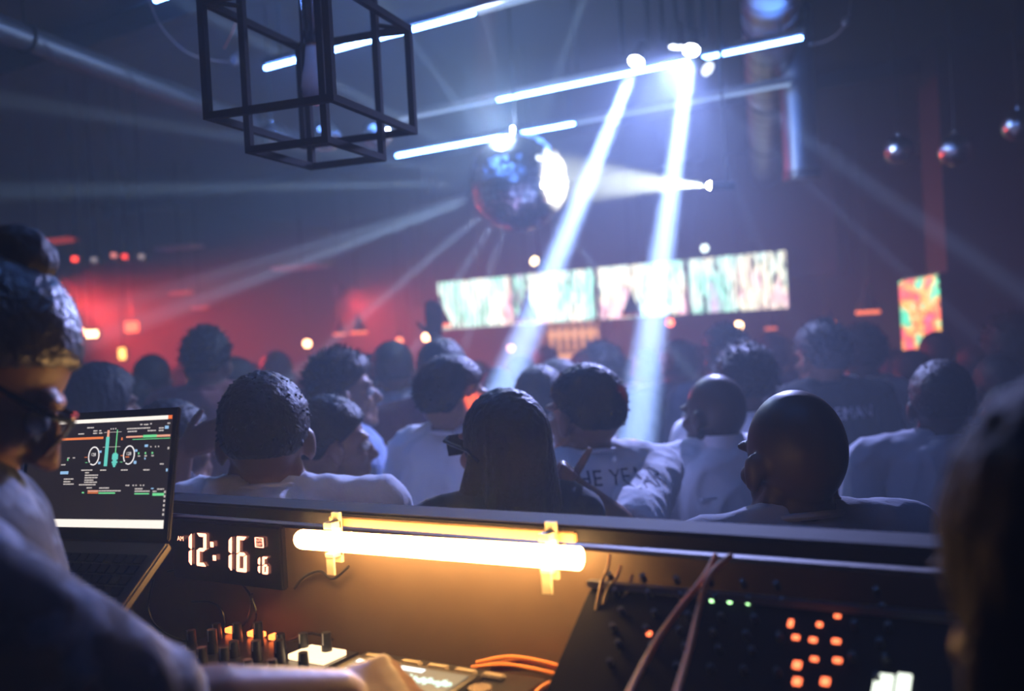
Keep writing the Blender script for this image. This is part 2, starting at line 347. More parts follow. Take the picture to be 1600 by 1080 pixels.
# ---- mixer
ml = atz(335, 1012, GZ)
mx = empty('dj_mixer', (-1.14, 1.12, TZ), 'black mixer with rows of knobs and small orange lights', 'mixer')
MB().box((0, -.17, DH/2-.006), (.30, .34, DH-.016)).build('case', PLAST, mx, bevel=.005)
def knob(parent, x, y, r=.0085, h=.026, z=DH-.014):
    k = MB().cyl((x, y, z), (x, y, z+h), r, r*.82, 14).build('knob', PLAST, parent)
    MB().box((x, y-r*.8, z+h*.6), (.002, .0014, h*.8)).build('pointer', WHITEP, k); return k
for r in range(4):
    for c in range(6): knob(mx, -.12+c*.047+(.006 if r % 2 else 0), -.04-r*.055, h=.024+.006*((r+c) % 3))
for (x, w) in ((-.115, .022), (-.06, .03), (-.02, .016)): MB().box((x, -.012, DH-.008), (w, .014, .008)).build('indicator_light', emis('mixer_orange', (1, .16, .03), 5), mx, bevel=.001)
MB().box((.105, -.05, DH-.009), (.07, .05, .008)).build('lit_display', emis('mixer_cream', (1, .68, .38), 2.2), mx, bevel=.001)
# ---- effects rack on the right, sloped
RP0 = Vector((0, 1.10, 1.60)); rn = Vector((0, -.62, .78)).normalized()
rdn = Vector((0, -.78, -.62)).normalized()
rk = empty('effects_console', (-.16, .95, TZ), 'sloping black effects console with scattered orange and green lights', 'console')
Rk = Matrix((( 1, 0, 0, 0), (0, -rdn.y, rn.y, 0), (0, -rdn.z, rn.z, 0), (0, 0, 0, 1)))  # local x, up slope, normal
def rloc(x, y, off=0): return atp(x, y, RP0, rn)+rn*off-rk.location
cx0 = atp(942, 860, RP0, rn).x; cx1 = .45
zc = .26
prof = [(cx0+.16, 1.105-.95, 1.60-TZ), (cx0+.16, 1.105-.95+rdn.y*.33, 1.60-TZ+rdn.z*.33)]
b_ = MB(); P = []
for x in (cx0+.16, cx1+.16): P += [(x, .155, .002), (x, .155, .2), (x, .155+rdn.y*.33, .2+rdn.z*.30), (x, .155+rdn.y*.33, .002)]
b_.add(P, [(0, 1, 2, 3), (7, 6, 5, 4), (0, 4, 5, 1), (1, 5, 6, 2), (2, 6, 7, 3), (3, 7, 4, 0)])
rn = Vector((0, rdn.z*.30/.33*-1, rdn.y)).normalized(); 
sv = Vector((0, rdn.y*.33, rdn.z*.30)).normalized(); rn = Vector((1, 0, 0)).cross(sv); rn = rn if rn.z > 0 else -rn
RP0 = Vector((0, 1.105, 1.60))
b_.build('case', mat('console_case', (.005, .0055, .009), .8, spec=.12, bump=.1), rk, bevel=.004)
MB().box(((cx0+cx1)/2+.16, .15, .202), (cx1-cx0, .012, .008)).build('rear_rail', mat('rail_alu', (.2, .2, .24), .4, .8), rk)
kM = mat('console_knob', (.02, .02, .026), .4)
for j, yy in enumerate((905, 930, 960, 985, 1010, 1040)):
    for i in range(9):
        x = 955+i*52+(j*9 % 22); y = yy+i*3.0
        if 1225 < x < 1330: continue
        p = rloc(x, y); k = MB().cyl(p, p+rn*.011, .0042, .0034, 10).build('knob', kM, rk)
def led(x, y, w, h, col, s, nm):
    w *= .82; h *= .82
    p = rloc(x, y, .002); R_ = Matrix((( 1, 0, 0, 0), (0, -sv.y, rn.y, 0), (0, -sv.z, rn.z, 0), (0, 0, 0, 1)))
    MB().box((0, 0, 0), (w, h, .003), Matrix.Translation(p) @ R_).build('indicator_light', emis(nm, col, s), rk, bevel=.0006)
for (x, y) in ((1113, 940), (1141, 942), (1170, 944)): led(x, y, .0055, .0055, (.45, 1, .4), 4, 'led_green')
OR = (1, .17, .06)
for (x, y, w, h) in ((1015, 992, .007, .007), (1273, 945, .010, .006), (1236, 976, .006, .011), (1309, 965, .008, .004), (1281, 978, .007, .006), (1244, 998, .009, .006), (1271, 1002, .009, .006), (1307, 1004, .010, .006), (1273, 1032, .009, .005), (1309, 1034, .010, .006), (1246, 1041, .010, .010), (1246, 1067, .010, .010), (1290, 1067, .010, .010)): led(x, y, w, h, OR, 3.2, 'led_orange')
for (x, w) in ((1380, .022), (1412, .016)): led(x, 1072, w, .03, (.9, 1, .85), 1.8, 'led_white')
# ---- cables
CABO = mat('orange_rubber', (.75, .24, .06), .5); CABB = mat('black_rubber', (.02, .018, .018), .35)
def smooth_path(pts, n=8):
    out = []; P = [pts[0]]+pts+[pts[-1]]
    for i in range(1, len(P)-2):
        for k in range(n):
            t = k/n; out.append(.5*((2*P[i])+(P[i+1]-P[i-1])*t+(2*P[i-1]-5*P[i]+4*P[i+1]-P[i+2])*t*t+(3*P[i]-P[i-1]-3*P[i+1]+P[i+2])*t**3))
    return out+[pts[-1]]
def cable(pp, r, m, label, name='cable', group=None):
    pts = smooth_path(pp); o0 = pts[-1]; b_ = MB().tube([p-o0 for p in pts], r).build(name, m, loc=o0); return tag(b_, label, 'cable', group)
Y_ = [1.09, 1.06, 1.03, .98, .93, .90, .86]
cable([aty(1118, 868, 1.09), aty(1098, 905, 1.045), aty(1062, 950, 1.0), aty(1024, 1005, .95), aty(985, 1078, .87), aty(960, 1140, .80)], .0032, CABO, 'orange cable crossing the console, looping lower left past a lit orange button')
cable([aty(1142, 868, 1.09), aty(1108, 900, 1.04), aty(1092, 950, 1.0), aty(1078, 1010, .94), aty(1058, 1078, .87), aty(1040, 1140, .80)], .0032, CABO, 'orange cable hanging down the console, straighter one beside the three green lights')
for i, (dx, dy) in enumerate(((0, 0), (14, 7), (-8, 12), (22, 18))):
    z0 = 1.475
    cable([at(745+dx, 1036+dy*.6, 1.36), at(800+dx, 1027+dy, 1.34), at(870+dx, 1040+dy, 1.31), at(912+dx*.3, 1058+dy*.6, 1.29), at(868+dx, 1064+dy*.5, 1.27), at(836+dx, 1085+dy, 1.25), at(822+dx, 1140, 1.2)], .0032, CABO, ('thin orange cable behind the media player, outermost loop at the back', 'thin orange cable behind the media player, second loop from the back', 'thin orange cable behind the media player, loop nearest its corner', 'thin orange cable behind the media player, frontmost loop')[i], group='orange cables looped behind the media player')
for pp, lb in (([(240, 905), (232, 950), (250, 985), (300, 1004), (350, 1000), (385, 970), (394, 928)], 'thin black cable loop hanging under the digital clock, largest loop'),
               ([(262, 893), (300, 888), (345, 895), (380, 915), (400, 960), (380, 1005)], 'thin black cable arching just below the clock digits'),
               ([(300, 940), (330, 942), (348, 958), (352, 1000)], 'short black cable catching yellow light below the clock'),
               ([(460, 920), (475, 902), (500, 893), (520, 905), (545, 885)], 'thin black cable curling under the left clip of the tube lamp'),
               ([(418, 1000), (450, 1001), (485, 990), (520, 1000)], 'thin black cable lying low between mixer and barrier')):
    cable([aty(x, y, BY-.008) for x, y in pp], .0022, CABB, lb)
for i, (x0, y0, x1, y1) in enumerate(((953, 868, 940, 910), (970, 885, 948, 925), (988, 900, 968, 945))):
    cable([aty(x0, y0, BY-.03), aty((x0+x1)/2+3, (y0+y1)/2, BY-.05), aty(x1, y1, BY-.06), aty(x1-12, y1+60, BY-.08)], .0022, mat('tan_rubber', (.4, .22, .1), .4), ['thin tan cable at the barrier, nearest the tube lamp end', 'thin tan cable at the barrier, middle of three', 'thin tan cable at the barrier, nearest the console knobs'][i], group=None)
# ------------------------------------------------------------------ ceiling tubes
COOL = emis('cool_tube_glow', (.12, .3, 1), 60); DIM = emis('dim_tube_glow', (.4, .6, 1), .7)
TZc = 3.25
def led_line(y, x0, x1, xd0, xd1, label):
    t = empty('ceiling_tube_lamp', ((x0+x1)/2, y, TZc), label, 'tube lamp', None)
    X = (x0+x1)/2
    MB().cyl((x0-X, 0, 0), (x1-X, 0, 0), .0078, n=16).build('glass_tube', COOL, t)
    for a_, b__ in xd0: MB().cyl((a_-X, 0, 0), (b__-X, 0, 0), .009, n=12).build('dim_tube', DIM, t)
    lo = min([x0]+[q[0] for q in xd0]); hi = max([x1]+[q[1] for q in xd0])
    MB().box(((lo+hi)/2-X, 0, .03), (hi-lo+.04, .02, .03)).build('batten', mat('tube_batten', (.12, .13, .15), .4, .3), t)
    k = lo+.1
    while k < hi+.05: MB().cyl((k-X, 0, .04), (k-X, 0, CEIL-TZc), .004, n=8).build('hanger', BLKMET, t); k += (hi-lo-.2)/2
led_line(2.52, -3.07, -1.3, [], 0, 'cool white ceiling tube lamp ending at the top edge above the sagging wire')
led_line(3.45, -3.45, -2.25, [(-2.23, -1.0)], 0, 'cool white ceiling tube lamp passing behind the black wire cage')
led_line(4.80, -3.0, -1.28, [(-3.7, -3.02)], 0, 'longest cool white ceiling tube lamp, in front of the beam lights')
led_line(5.70, -4.45, -3.0, [(-2.98, -1.6)], 0, 'cool white ceiling tube lamp just above the mirror ball')
led_line(1.3, -1.6, -.2, [], 0, 'added cool white ceiling tube lamp over the booth, out of view')  # extra tube outside the view, added to brighten the crowd
for (x, y, z, e, tx, ty, tz) in RED_WASH:
    t = empty('wash_light', (x, y, z), 'black stage can with red light near the %s' % ('left wall' if x < -8.5 else 'left back corner' if x < -7 else 'bar' if y > 11 else 'left ceiling pipe'), 'stage light')
    dr = (Vector((tx, ty, tz))-Vector((x, y, z))).normalized(); MB().cyl(-dr*.3, -dr*.13, .07, .09, 20).build('housing', BLKMET, t)
    MB().cyl(-dr*.2, Vector((-dr.x*.2, -dr.y*.2, CEIL-z)), .008).build('drop_rod', BLKMET, t)
# beam fixtures
def mover(px, py, d, tgt, e, label, lens=9, deg=4.6):
    p = at(px, py, d); dr = (tgt-p).normalized()
    t = empty('beam_light', p, label, 'stage light')
    top = CEIL-p.z
    MB().box((0, .0, top-.02), (.12, .1, .04)).build('base', BLKMET, t, bevel=.004)
    y_ = MB(); y_.box((-.07, 0, (top-.04)/2+.03), (.012, .04, top-.06)); y_.box((.07, 0, (top-.04)/2+.03), (.012, .04, top-.06)); y_.box((0, 0, top-.05), (.15, .04, .012)); y_.build('yoke', BLKMET, t)
    h = MB(); h.cyl(-dr*.10, Vector((0, 0, 0))-dr*.004, .03, .04, 20); h.ell(-dr*.10, .032); hd = h.build('head', BLKMET, t)
    MB().cyl(-dr*.004, dr*.002, .036, n=20).build('lens', emis('lens_glow%g' % lens, (.8, .9, 1), lens), hd)
    beam(p+dr*.02, tgt, e, deg, .032); return t
T1 = at(775, 640, 4.2); T2 = at(985, 740, 3.9)
mover(994, 97, 4.9, T1, 110000, 'left one of the two bright beam lights, aiming down into the crowd', 40)
mover(1080, 79, 4.75, T2, 110000, 'right one of the two bright beam lights, aiming almost straight down', 40)
mover(1057, 74, 4.95, at(1042, 270, 5.0), 40, 'small beam light between the two bright beam lights', 6, 2.5)
mover(1106, 108, 4.9, at(1560, 430, 3.9), 5000, 'beam light sending a faint diagonal ray towards the right wall', 2, 2.6)
for (a_, b__, e, dg) in (((1040, 112, 4.9), (1036, 420, 5.2), 1200, 2.2), ((1036, 115, 4.9), (960, 300, 5.2), 600, 2.2), ((1085, 150, 4.9), (1165, 330, 5.0), 1500, 3), ((1110, 150, 4.9), (1420, 430, 4.9), 2600, 2.6)):
    beam(at(*a_), at(*b__), e*1.5, dg, .015)
wp = at(1057, 96, 4.9); light('SPOT', wp, 950, (.36, .42, 1), at(860, 760, 3.0), spot_size=math.radians(74), spot_blend=1, shadow_soft_size=.05)  # wide wash added at the small beam light to brighten crowd and haze
# projector spot aimed at the ball
BALL = at(810, 285, 5.05)
sp = at(1109, 290, 4.7); dr = (BALL-sp).normalized()
t = empty('pin_spot', sp, 'small pin spot with pale yellow cone aimed at the mirror ball', 'stage light')
MB().cyl(-dr*.12, -dr*.006, .02, .024, 20).build('housing', BLKMET, t); MB().ell(-dr*.004, .017).build('lens', emis('pin_glow', (1, 1, .9), 60), t)
MB().cyl(-dr*.08, Vector((-dr.x*.08, -dr.y*.08, CEIL-sp.z)), .006).build('drop_rod', BLKMET, t)
beam(sp+dr*.016, BALL+Vector((0, 0, .02)), 5200, 25, .008, (1, .93, .7), .7)
# mirror ball
MIR = mat('mirror_facet', (.8, .84, .88), .24, 1, vary=.05)
def mirror_ball(loc, r, label, group=None, nu=44, nv=22):
    t = empty('mirror_ball', loc, label, 'mirror ball', group)
    rr = random.Random(5); b_ = MB()
    for j in range(1, nv-1):
        a0, a1 = PI*j/nv, PI*(j+1)/nv; n = max(6, int(nu*math.sin((a0+a1)/2)))
        for i in range(n):
            g0, g1 = 2*PI*(i+.04)/n, 2*PI*(i+.96)/n; c0_, c1_ = a0+.03*(a1-a0), a1-.03*(a1-a0); jx = [rr.uniform(-.006, .006)*r*2 for _ in range(4)]
            P = [Vector((math.sin(A)*math.cos(G), math.sin(A)*math.sin(G), math.cos(A)))*(r*1.004+q) for (A, G), q in zip(((c0_, g0), (c0_, g1), (c1_, g1), (c1_, g0)), jx)]
            b_.add(P, [(0, 3, 2, 1)])
    MB().ell((0, 0, 0), (r*.985,)*3, None, 32, 18).build('core', BLKMET, t)
    me = b_.mesh('mirror_tiles'); me.materials.append(MIR); o = bpy.data.objects.new('mirror_tiles', me); COL.objects.link(o); o.parent = t
    MB().cyl((0, 0, r*.97), (0, 0, r*1.12), r*.12).build('collar', CHROME, t)
    MB().cyl((0, 0, r*1.1), (0, 0, CEIL-loc.z-.02), .005, n=8).build('hanging_rod', BLKMET, t); return t
mirror_ball(BALL, .245, 'large mirror ball hanging in the middle, lit by the pin spot')
for (px, py, d, r, lb) in ((1405, 234, 5.6, .082, 'small mirror ball hanging at the right, nearer the duct'), (1493, 234, 5.3, .088, 'small mirror ball hanging at the right, second from the duct'), (1592, 196, 5.1, .085, 'small mirror ball cut off by the right edge of the picture'),
                          (425, 214, 5.2, .075, 'small mirror ball seen through the wire cage, leftmost of three'), (508, 212, 5.1, .08, 'small mirror ball seen through the wire cage, middle of three'), (590, 208, 5.0, .075, 'small mirror ball beside the right corner of the wire cage')):
    mirror_ball(at(px, py, d), r, lb, None, 26, 13)
# rays off the big ball: narrow spot lights added in place of its reflections
for (x, y, dd, e, dg) in ((640, 60, 5.0, 60, 2.6), (560, 150, 4.9, 60, 3), (745, -40, 5.0, 60, 2.6), (890, 60, 4.8, 60, 2.6), (530, 290, 4.8, 50, 3), (470, 410, 4.7, 60, 4), (560, 500, 4.8, 50, 3.4), (650, 540, 4.8, 50, 3), (500, 235, 4.9, 40, 3), (720, 560, 4.8, 40, 3), (960, 450, 4.9, 40, 3), (600, 350, 5.0, 40, 4)):
    q = at(x, y, dd); dv = (q-BALL).normalized()
    beam(BALL+dv*.25, q, e*170, dg, .02, (.55, .72, 1), .8)
light('POINT', BALL+Vector((-.05, -.12, .32)), 60, (.5, .68, 1), shadow_soft_size=.06)  # unseen point light added so the haze glows around the ball
q0, q1 = at(835, 408, 6.3), at(700, 340, 5.6); beam(q0, q1, 500, 6, .03, (1, .85, .6), .6)
tp = empty('bar_spot', q0, 'small warm spot light above the second screen from the left', 'stage light')
dv = (q1-q0).normalized(); MB().cyl(-dv*.12, -dv*.003, .03, .04).build('housing', BLKMET, tp); MB().cyl(-dv*.003, dv*.002, .028).build('lens', emis('warm_lens', (1, .75, .4), 6), tp)
MB().cyl(-dv*.06, Vector((0, 0, CEIL-q0.z)), .005).build('drop_rod', BLKMET, tp)
# ducts
d0, d1 = Vector((-1.22+.03, 3.3, 3.06)), None
p_a, p_b = atz(1208, -60, 3.50), atz(1190, 392, 3.50)
dv = (p_b-p_a).normalized(); p_b = p_a+dv*((13.4-p_a.y)/dv.y)
def duct(p, q, r, label, ring=.32, name='ventilation_duct', m=GALV):
    L = (q-p).length; R = (q-p).to_track_quat('Z', 'Y').to_matrix().to_4x4(); t = empty(name, p, label, 'duct')
    MB().cyl((0, 0, 0), q-p, r, n=40).build('pipe', m, t)
    s_ = MB(); s_.tube([R @ Vector(((r+.001)*math.cos(2*PI*i/32), (r+.001)*math.sin(2*PI*i/32), L*i/(32*int(L/ring)))) for i in range(32*int(L/ring)+1)], .004, 5)
    s_.build('seam', mat('dark_steel', (.12, .12, .13), .4, .9), t)
    k = .8
    while k < L:
        st_ = MB()
        c = (q-p)*(k/L); s_2 = [c + (R.to_3x3() @ Vector(((r+.006)*math.cos(2*PI*i/24), (r+.006)*math.sin(2*PI*i/24), 0))) for i in range(25)]
        st_.tube(s_2, .006, 6); st_.cyl(c+Vector((0, 0, r)), c+Vector((0, 0, CEIL-p.z)), .004, n=6); k += 1.8; st_.build('hanger', BLKMET, t)
    return t
duct(p_a, p_b, .15, 'galvanised spiral duct running away under the ceiling at the right')
pa, pb = atz(-60, 22, 3.22), atz(312, 162, 3.22); dv = (pb-pa); duct(pa-dv*.3, pb+dv*.8, .05, 'long grey ceiling pipe at upper left, behind the wire cage', .5, 'ceiling_pipe', mat('dull_pipe', (.1, .11, .13), .5, .6))
pp = at(1252, 262, 5.9); t = empty('duct_outlet', pp, 'short grey cylindrical outlet beside the spiral duct', 'duct')
MB().cyl((0, 0, -.05), (0, 0, CEIL-pp.z), .10, n=32).build('outlet_body', GALV, t); MB().cyl((0, 0, -.07), (0, 0, -.02), .108, n=32).build('rim', mat('dark_steel'), t)
# ------------------------------------------------------------------ wire cage pendant
CG = Vector((-1.55, 1.70, 0)); ca = math.radians(12.5)
cg = empty('cage_pendant', (CG.x, CG.y, CEIL), 'black square wire cage pendant hanging close at the top', 'pendant lamp', rz=ca)
def frame(w, d, z0, z1, b, nm):
    f_ = MB(); z0 -= CEIL; z1 -= CEIL
    for x in (-w/2, w/2):
        for y in (-d/2, d/2): f_.box((x, y, (z0+z1)/2), (b, b, z1-z0+b))
    for z in (z0, z1):
        for x in (-w/2, w/2): f_.box((x, 0, z), (b*.98, d, b*.98))
        for y in (-d/2, d/2): f_.box((0, y, z), (w, b*.98, b*.98))
    return f_
CAGE = mat('cage_paint', (.004, .006, .009), .8, spec=.08)
frame(.30, .39, 2.42, 2.665, .0155, '').build('outer_cage', CAGE, cg)
frame(.19, .26, 2.352, 2.83, .015, '').build('inner_cage', CAGE, cg)
for s1 in (-1, 1):
    for s2 in (-1, 1): MB().cyl((s1*.095, s2*.13, 2.665-CEIL), (s1*.15, s2*.195, 2.665-CEIL), .005).build('brace', CAGE, cg)
for s1 in (-1, 1):
    for s2 in (-1, 1): MB().cyl((s1*.095, s2*.13, 2.83-CEIL), (0, 0, 2.86-CEIL), .005).build('brace', CAGE, cg)
MB().cyl((0, 0, 2.86-CEIL), (0, 0, 0), .004).build('cord', PLAST, cg)
MB().cyl((0, 0, 2.60-CEIL), (0, 0, 2.72-CEIL), .02, n=20).cyl((0, 0, 2.72-CEIL), (0, 0, 2.87-CEIL), .016, .008, n=16).build('lamp_socket', CHROME, cg)
bl = MB(); bl.loft([((0, 0, z-CEIL), r, r) for z, r in ((2.605, .013), (2.595, .016), (2.555, .021), (2.53, .0275), (2.505, .030), (2.485, .028), (2.47, .02), (2.463, .008))], 24)
bl.build('bulb', mat('opal_bulb', (.9, .78, .78), .2, 0), cg)
# hanging wires
def wire(pp, label, r=.003, m=None):
    pts = smooth_path([at(*p) for p in pp]); o0 = pts[0]; o = MB().tube([p-o0 for p in pts], r, 6).build('ceiling_wire', m or mat('grey_wire', (.2, .18, .2), .5), loc=o0); return tag(o, label, 'wire')
wire([(222, -30, 3.4), (245, 30, 3.5), (268, 62, 3.6), (296, 84, 3.7), (330, 94, 3.9), (366, 97, 4.0)], 'thin grey wire sagging from the ceiling left of the wire cage')
wire([(376, -20, 3.4), (372, 18, 3.4), (365, 45, 3.4), (350, 76, 3.4)], 'short reddish wire dangling behind the left side of the wire cage', .003, mat('red_wire', (.5, .08, .06), .4))
wire([(1330, -20, 4.5), (1328, 10, 4.5), (1322, 36, 4.5), (1306, 55, 4.6), (1285, 66, 4.7), (1262, 70, 4.75)], 'thin wire dropping to the right end of the longest tube lamp', .003)
for (px, py, d, lb) in ((1322, 34, 4.5, 'small knotted wire clip at the top right under the ceiling'), (366, 95, 4.0, 'small pale wire clip below the sagging grey wire')):
    o = MB().ell((0, 0, 0), (.02, .014, .022)).cyl((0, 0, 0), (.02, 0, .03), .005).build('wire_clip', mat('grey_wire'), loc=at(px, py, d)); tag(o, lb, 'clip')
# ------------------------------------------------------------------ screens over the bar
ramp = [(.28, (.8, .55, .85)), (.4, (.35, .9, .7)), (.5, (.75, 1, .9)), (.58, (.95, .95, .7)), (.68, (1, .65, .75))]
YS = 10.5
edges = ((683, 440, 800, 509), (803, 430, 930, 500), (933, 418, 1073, 494), (1076, 405, 1231, 487))
x0s = [aty(e[0], (e[1]+e[3])/2, YS).x for e in edges]; x1s = [aty(e[2], (e[1]+e[3])/2-4, YS).x for e in edges]
zt, zb = 2.655, 2.02
names_ = ('leftmost wide screen over the bar, pale green mottled pattern', 'second wide screen from the left over the bar, behind the left light beam', 'third wide screen from the left, partly hidden by a black pendant cone', 'rightmost wide screen over the bar with clear wavy stripes')
for i in range(4):
    w = x1s[i]-x0s[i]; X = (x0s[i]+x1s[i])/2
    t = empty('bar_screen', (X, YS, zb), names_[i], 'screen')
    MB().box((0, .045, (zt-zb)/2), (w, .07, zt-zb)).build('casing', PLAST, t, bevel=.005)
    o = MB().box((0, .006, (zt-zb)/2), (w-.03, .012, zt-zb-.03)).build('display', screen_mat('screen_picture%d' % i, i*1.7, 1.3, .55, 2.1 if i < 3 else 1.8, ramp, 30, 6, .03), t, smooth=0)
    MB().cyl((0, .06, zt-zb-.05), (0, .06, CEIL-zb), .02).build('ceiling_mount', BLKMET, t)
# right screen on a column
s0, s1 = at(1409, 515, 7.6), at(1467, 500, 6.6)
ang = math.atan2(s1.y-s0.y, s1.x-s0.x); w = (s1-s0).length
ztop, zbot = at(1438, 435, 7.1).z, at(1440, 580, 7.1).z
t = empty('column_screen', ((s0.x+s1.x)/2, (s0.y+s1.y)/2, zbot), 'tall upright screen on the right column with green to red wavy rows', 'screen', rz=ang)
MB().box((0, .04, (ztop-zbot)/2), (w+.03, .06, ztop-zbot+.03)).build('casing', PLAST, t)
ramp2 = [(.3, (.05, .7, .45)), (.42, (.1, .8, .5)), (.5, (.9, .45, .1)), (.6, (.95, .1, .12)), (.75, (.9, .2, .5))]
o = MB().box((0, .004, (ztop-zbot)/2), (w, .012, ztop-zbot)).build('display', screen_mat('column_picture', 4.2, .9, 2.6, 2.2, ramp2, 45, 9, 0), t, smooth=0)
R_ = Matrix.Rotation(ang, 4, 'Z')
cc = Vector((t.location.x, t.location.y, 0)) + R_.to_3x3() @ Vector((.1, .36, 0))
o = MB().box((0, 0, CEIL/2), (.5, .5, CEIL)).build('column_right', WALLM, loc=cc, rot=(0, 0, ang)); struct(o)
# bar: soffit, back shelf with bottles, counter
struct(MB().box((-5.4, YS+.42, 3.05), (5.6, .5, 1.4)).build('trim_1', mat('soffit', (.05, .045, .05), .7)))
ctr = empty('bar_counter', (-5.4, 9.6, 0), 'long dark wooden bar counter under the row of screens', 'counter')
MB().box((0, 0, .53), (5.6, .5, 1.06)).build('front', mat('bar_wood', (.10, .05, .03), .5, bump=.2), ctr); MB().box((0, -.02, 1.09), (5.8, .64, .05)).build('worktop', mat('bar_top', (.12, .06, .03), .3), ctr, bevel=.006)
q = aty(880, 540, 12.6)
sh = empty('bottle_shelf', (q.x, 12.9, 0), 'tall amber lit bottle shelf in the middle of the back bar', 'shelf')
MB().box((0, .16, 1.2), (1.0, .03, 2.4)).build('back_panel', emis('amber_panel', (1, .5, .2), 1.3), sh)
for z in (.9, 1.25, 1.6, 1.95, 2.3): MB().box((0, 0, z), (1.0, .3, .03)).build('shelf_board', PINE, sh)
for s_ in (-.52, .52): MB().box((s_, 0, 1.2), (.03, .32, 2.4)).build('side_panel', PINE, sh)
bc = [(.12, .05, .02), (.02, .08, .04), (.3, .28, .25), (.2, .1, .03)]
def bottle(p, m, lb):
    t = MB().loft([((0, 0, z), r, r) for z, r in ((0, .035), (.01, .038), (.16, .038), (.19, .03), (.21, .015), (.27, .013), (.275, .016), (.29, .016))], 14).build('bottle', m, loc=p); return tag(t, lb, 'bottle', 'bottles on the amber lit back bar shelf')
for z in (1.615, 1.965):
    for k in range(7): bottle((q.x-.4+k*.13, 12.86, z), mat('bottle_glass%d' % (k % 4), bc[k % 4], .15), 'dark glass bottle standing on the amber lit back bar shelf')
# red doorway and signs
dd = empty('red_doorway', (0, 0, 0), 'glowing red doorway at the far right behind the crowd', 'doorway')
da, db = at(1522, 490, 7.4), at(1569, 485, 7.1); dd.location = ((da.x+db.x)/2, (da.y+db.y)/2, 0); ang = math.atan2(db.y-da.y, db.x-da.x); dd.rotation_euler = (0, 0, ang); w = (db-da).length*1.7
MB().box((0, .02, 1.0), (w, .03, 2.0)).build('lit_panel', emis('red_glow', (1, .09, .03), .28), dd); f_ = MB()
for s_ in (-1, 1): f_.box((s_*(w/2+.04), 0, 1.02), (.08, .1, 2.04))
f_.box((0, 0, 2.08), (w+.16, .1, .08)); f_.build('door_frame', mat('dark_wood', (.05, .03, .03), .5), dd)
o = MB().box((0, .2, CEIL/2), (2.6, .2, CEIL)).build('wall_right_return', WALLM, loc=dd.location+Vector((0.9*math.cos(ang), .9*math.sin(ang), 0)), rot=(0, 0, ang)); struct(o)
def glow_box(px, py, d, w, h, col, s, name, lb, cat):
    p = at(px, py, d); t = empty(name, p, lb, cat, rz=YAW)
    MB().box((0, 0, 0), (w, .04, h)).build('lit_face', emis(name+'_face%d' % px, col, s), t, bevel=.004)
    MB().box((0, .03, 0), (w+.03, .04, h+.03)).build('housing', PLAST, t); MB().cyl((0, .03, h/2), (0, .03, CEIL-p.z), .006).build('drop_rod', BLKMET, t); return t
glow_box(206, 511, 9.5, .12, .10, (1, .13, .05), 3, 'exit_sign', 'small square glowing red sign on the left back wall', 'sign')
glow_box(191, 553, 9.0, .05, .10, (1, .5, .12), 4, 'wall_lamp', 'small yellow wall lamp below the square red sign', 'lamp')
glow_box(143, 522, 8.0, .09, .05, (1, .62, .3), 9, 'wall_lamp', 'bright warm lamp just right of the DJ forehead, below the red sign height', 'lamp')
glow_box(128, 519, 8.0, .03, .05, (1, .4, .2), 8, 'wall_lamp', 'narrow orange lamp touching the outline of the DJ forehead', 'lamp')
for (px, py, c, s, lb) in ((117, 405, (1, .06, .03), 3, 'tiny red ceiling light, leftmost over the DJ'), (147, 406, (.6, .5, .55), .5, 'tiny grey white ceiling light next to the leftmost red one'), (178, 399, (1, .3, .25), .9, 'tiny pinkish ceiling light in the middle of the row'), (195, 401, (1, .06, .03), 1.8, 'tiny red ceiling light, second red one in the row'), (221, 401, (.6, .45, .45), .6, 'tiny greyish ceiling light, rightmost of the row')):
    glow_box(px, py, 6.5, .03, .03, c, s, 'ceiling_indicator', lb, 'light')
# round bulbs over the bar
BULBS = ((480, 537, 9.0, 10, (1, .5, .25)), (624, 533, 9.5, 3, (1, .25, .1)), (666, 527, 9.0, 11, (1, .5, .25)), (798, 544, 9.5, 3, (1, .5, .3)), (1047, 504, 9.0, 5, (1, .18, .08)), (1154, 509, 8.6, 13, (1, .6, .3)), (1101, 388, 9.0, 3, (.8, 1, .95)))
BL = ('round bulb glowing alone over the left part of the crowd', 'dim orange round bulb above the raised arm', 'bright round bulb right of the raised arm', 'small pale bulb seen through the left light beam', 'small red round bulb under the third screen', 'bright warm bulb under the rightmost screen', 'small cool white bulb above the gap of the right two screens')
for (px, py, d, s, c), lb in zip(BULBS, BL):
    p = at(px, py, d); t = empty('hanging_bulb', p, lb, 'bulb')
    MB().ell((0, 0, 0), .034).build('bulb', emis('bulb_glow%d' % px, c, s), t); MB().cyl((0, 0, .03), (0, 0, .08), .014).build('lamp_socket', BLKMET, t)
    MB().cyl((0, 0, .08), (0, 0, CEIL-p.z), .004, n=6).build('cord', PLAST, t)
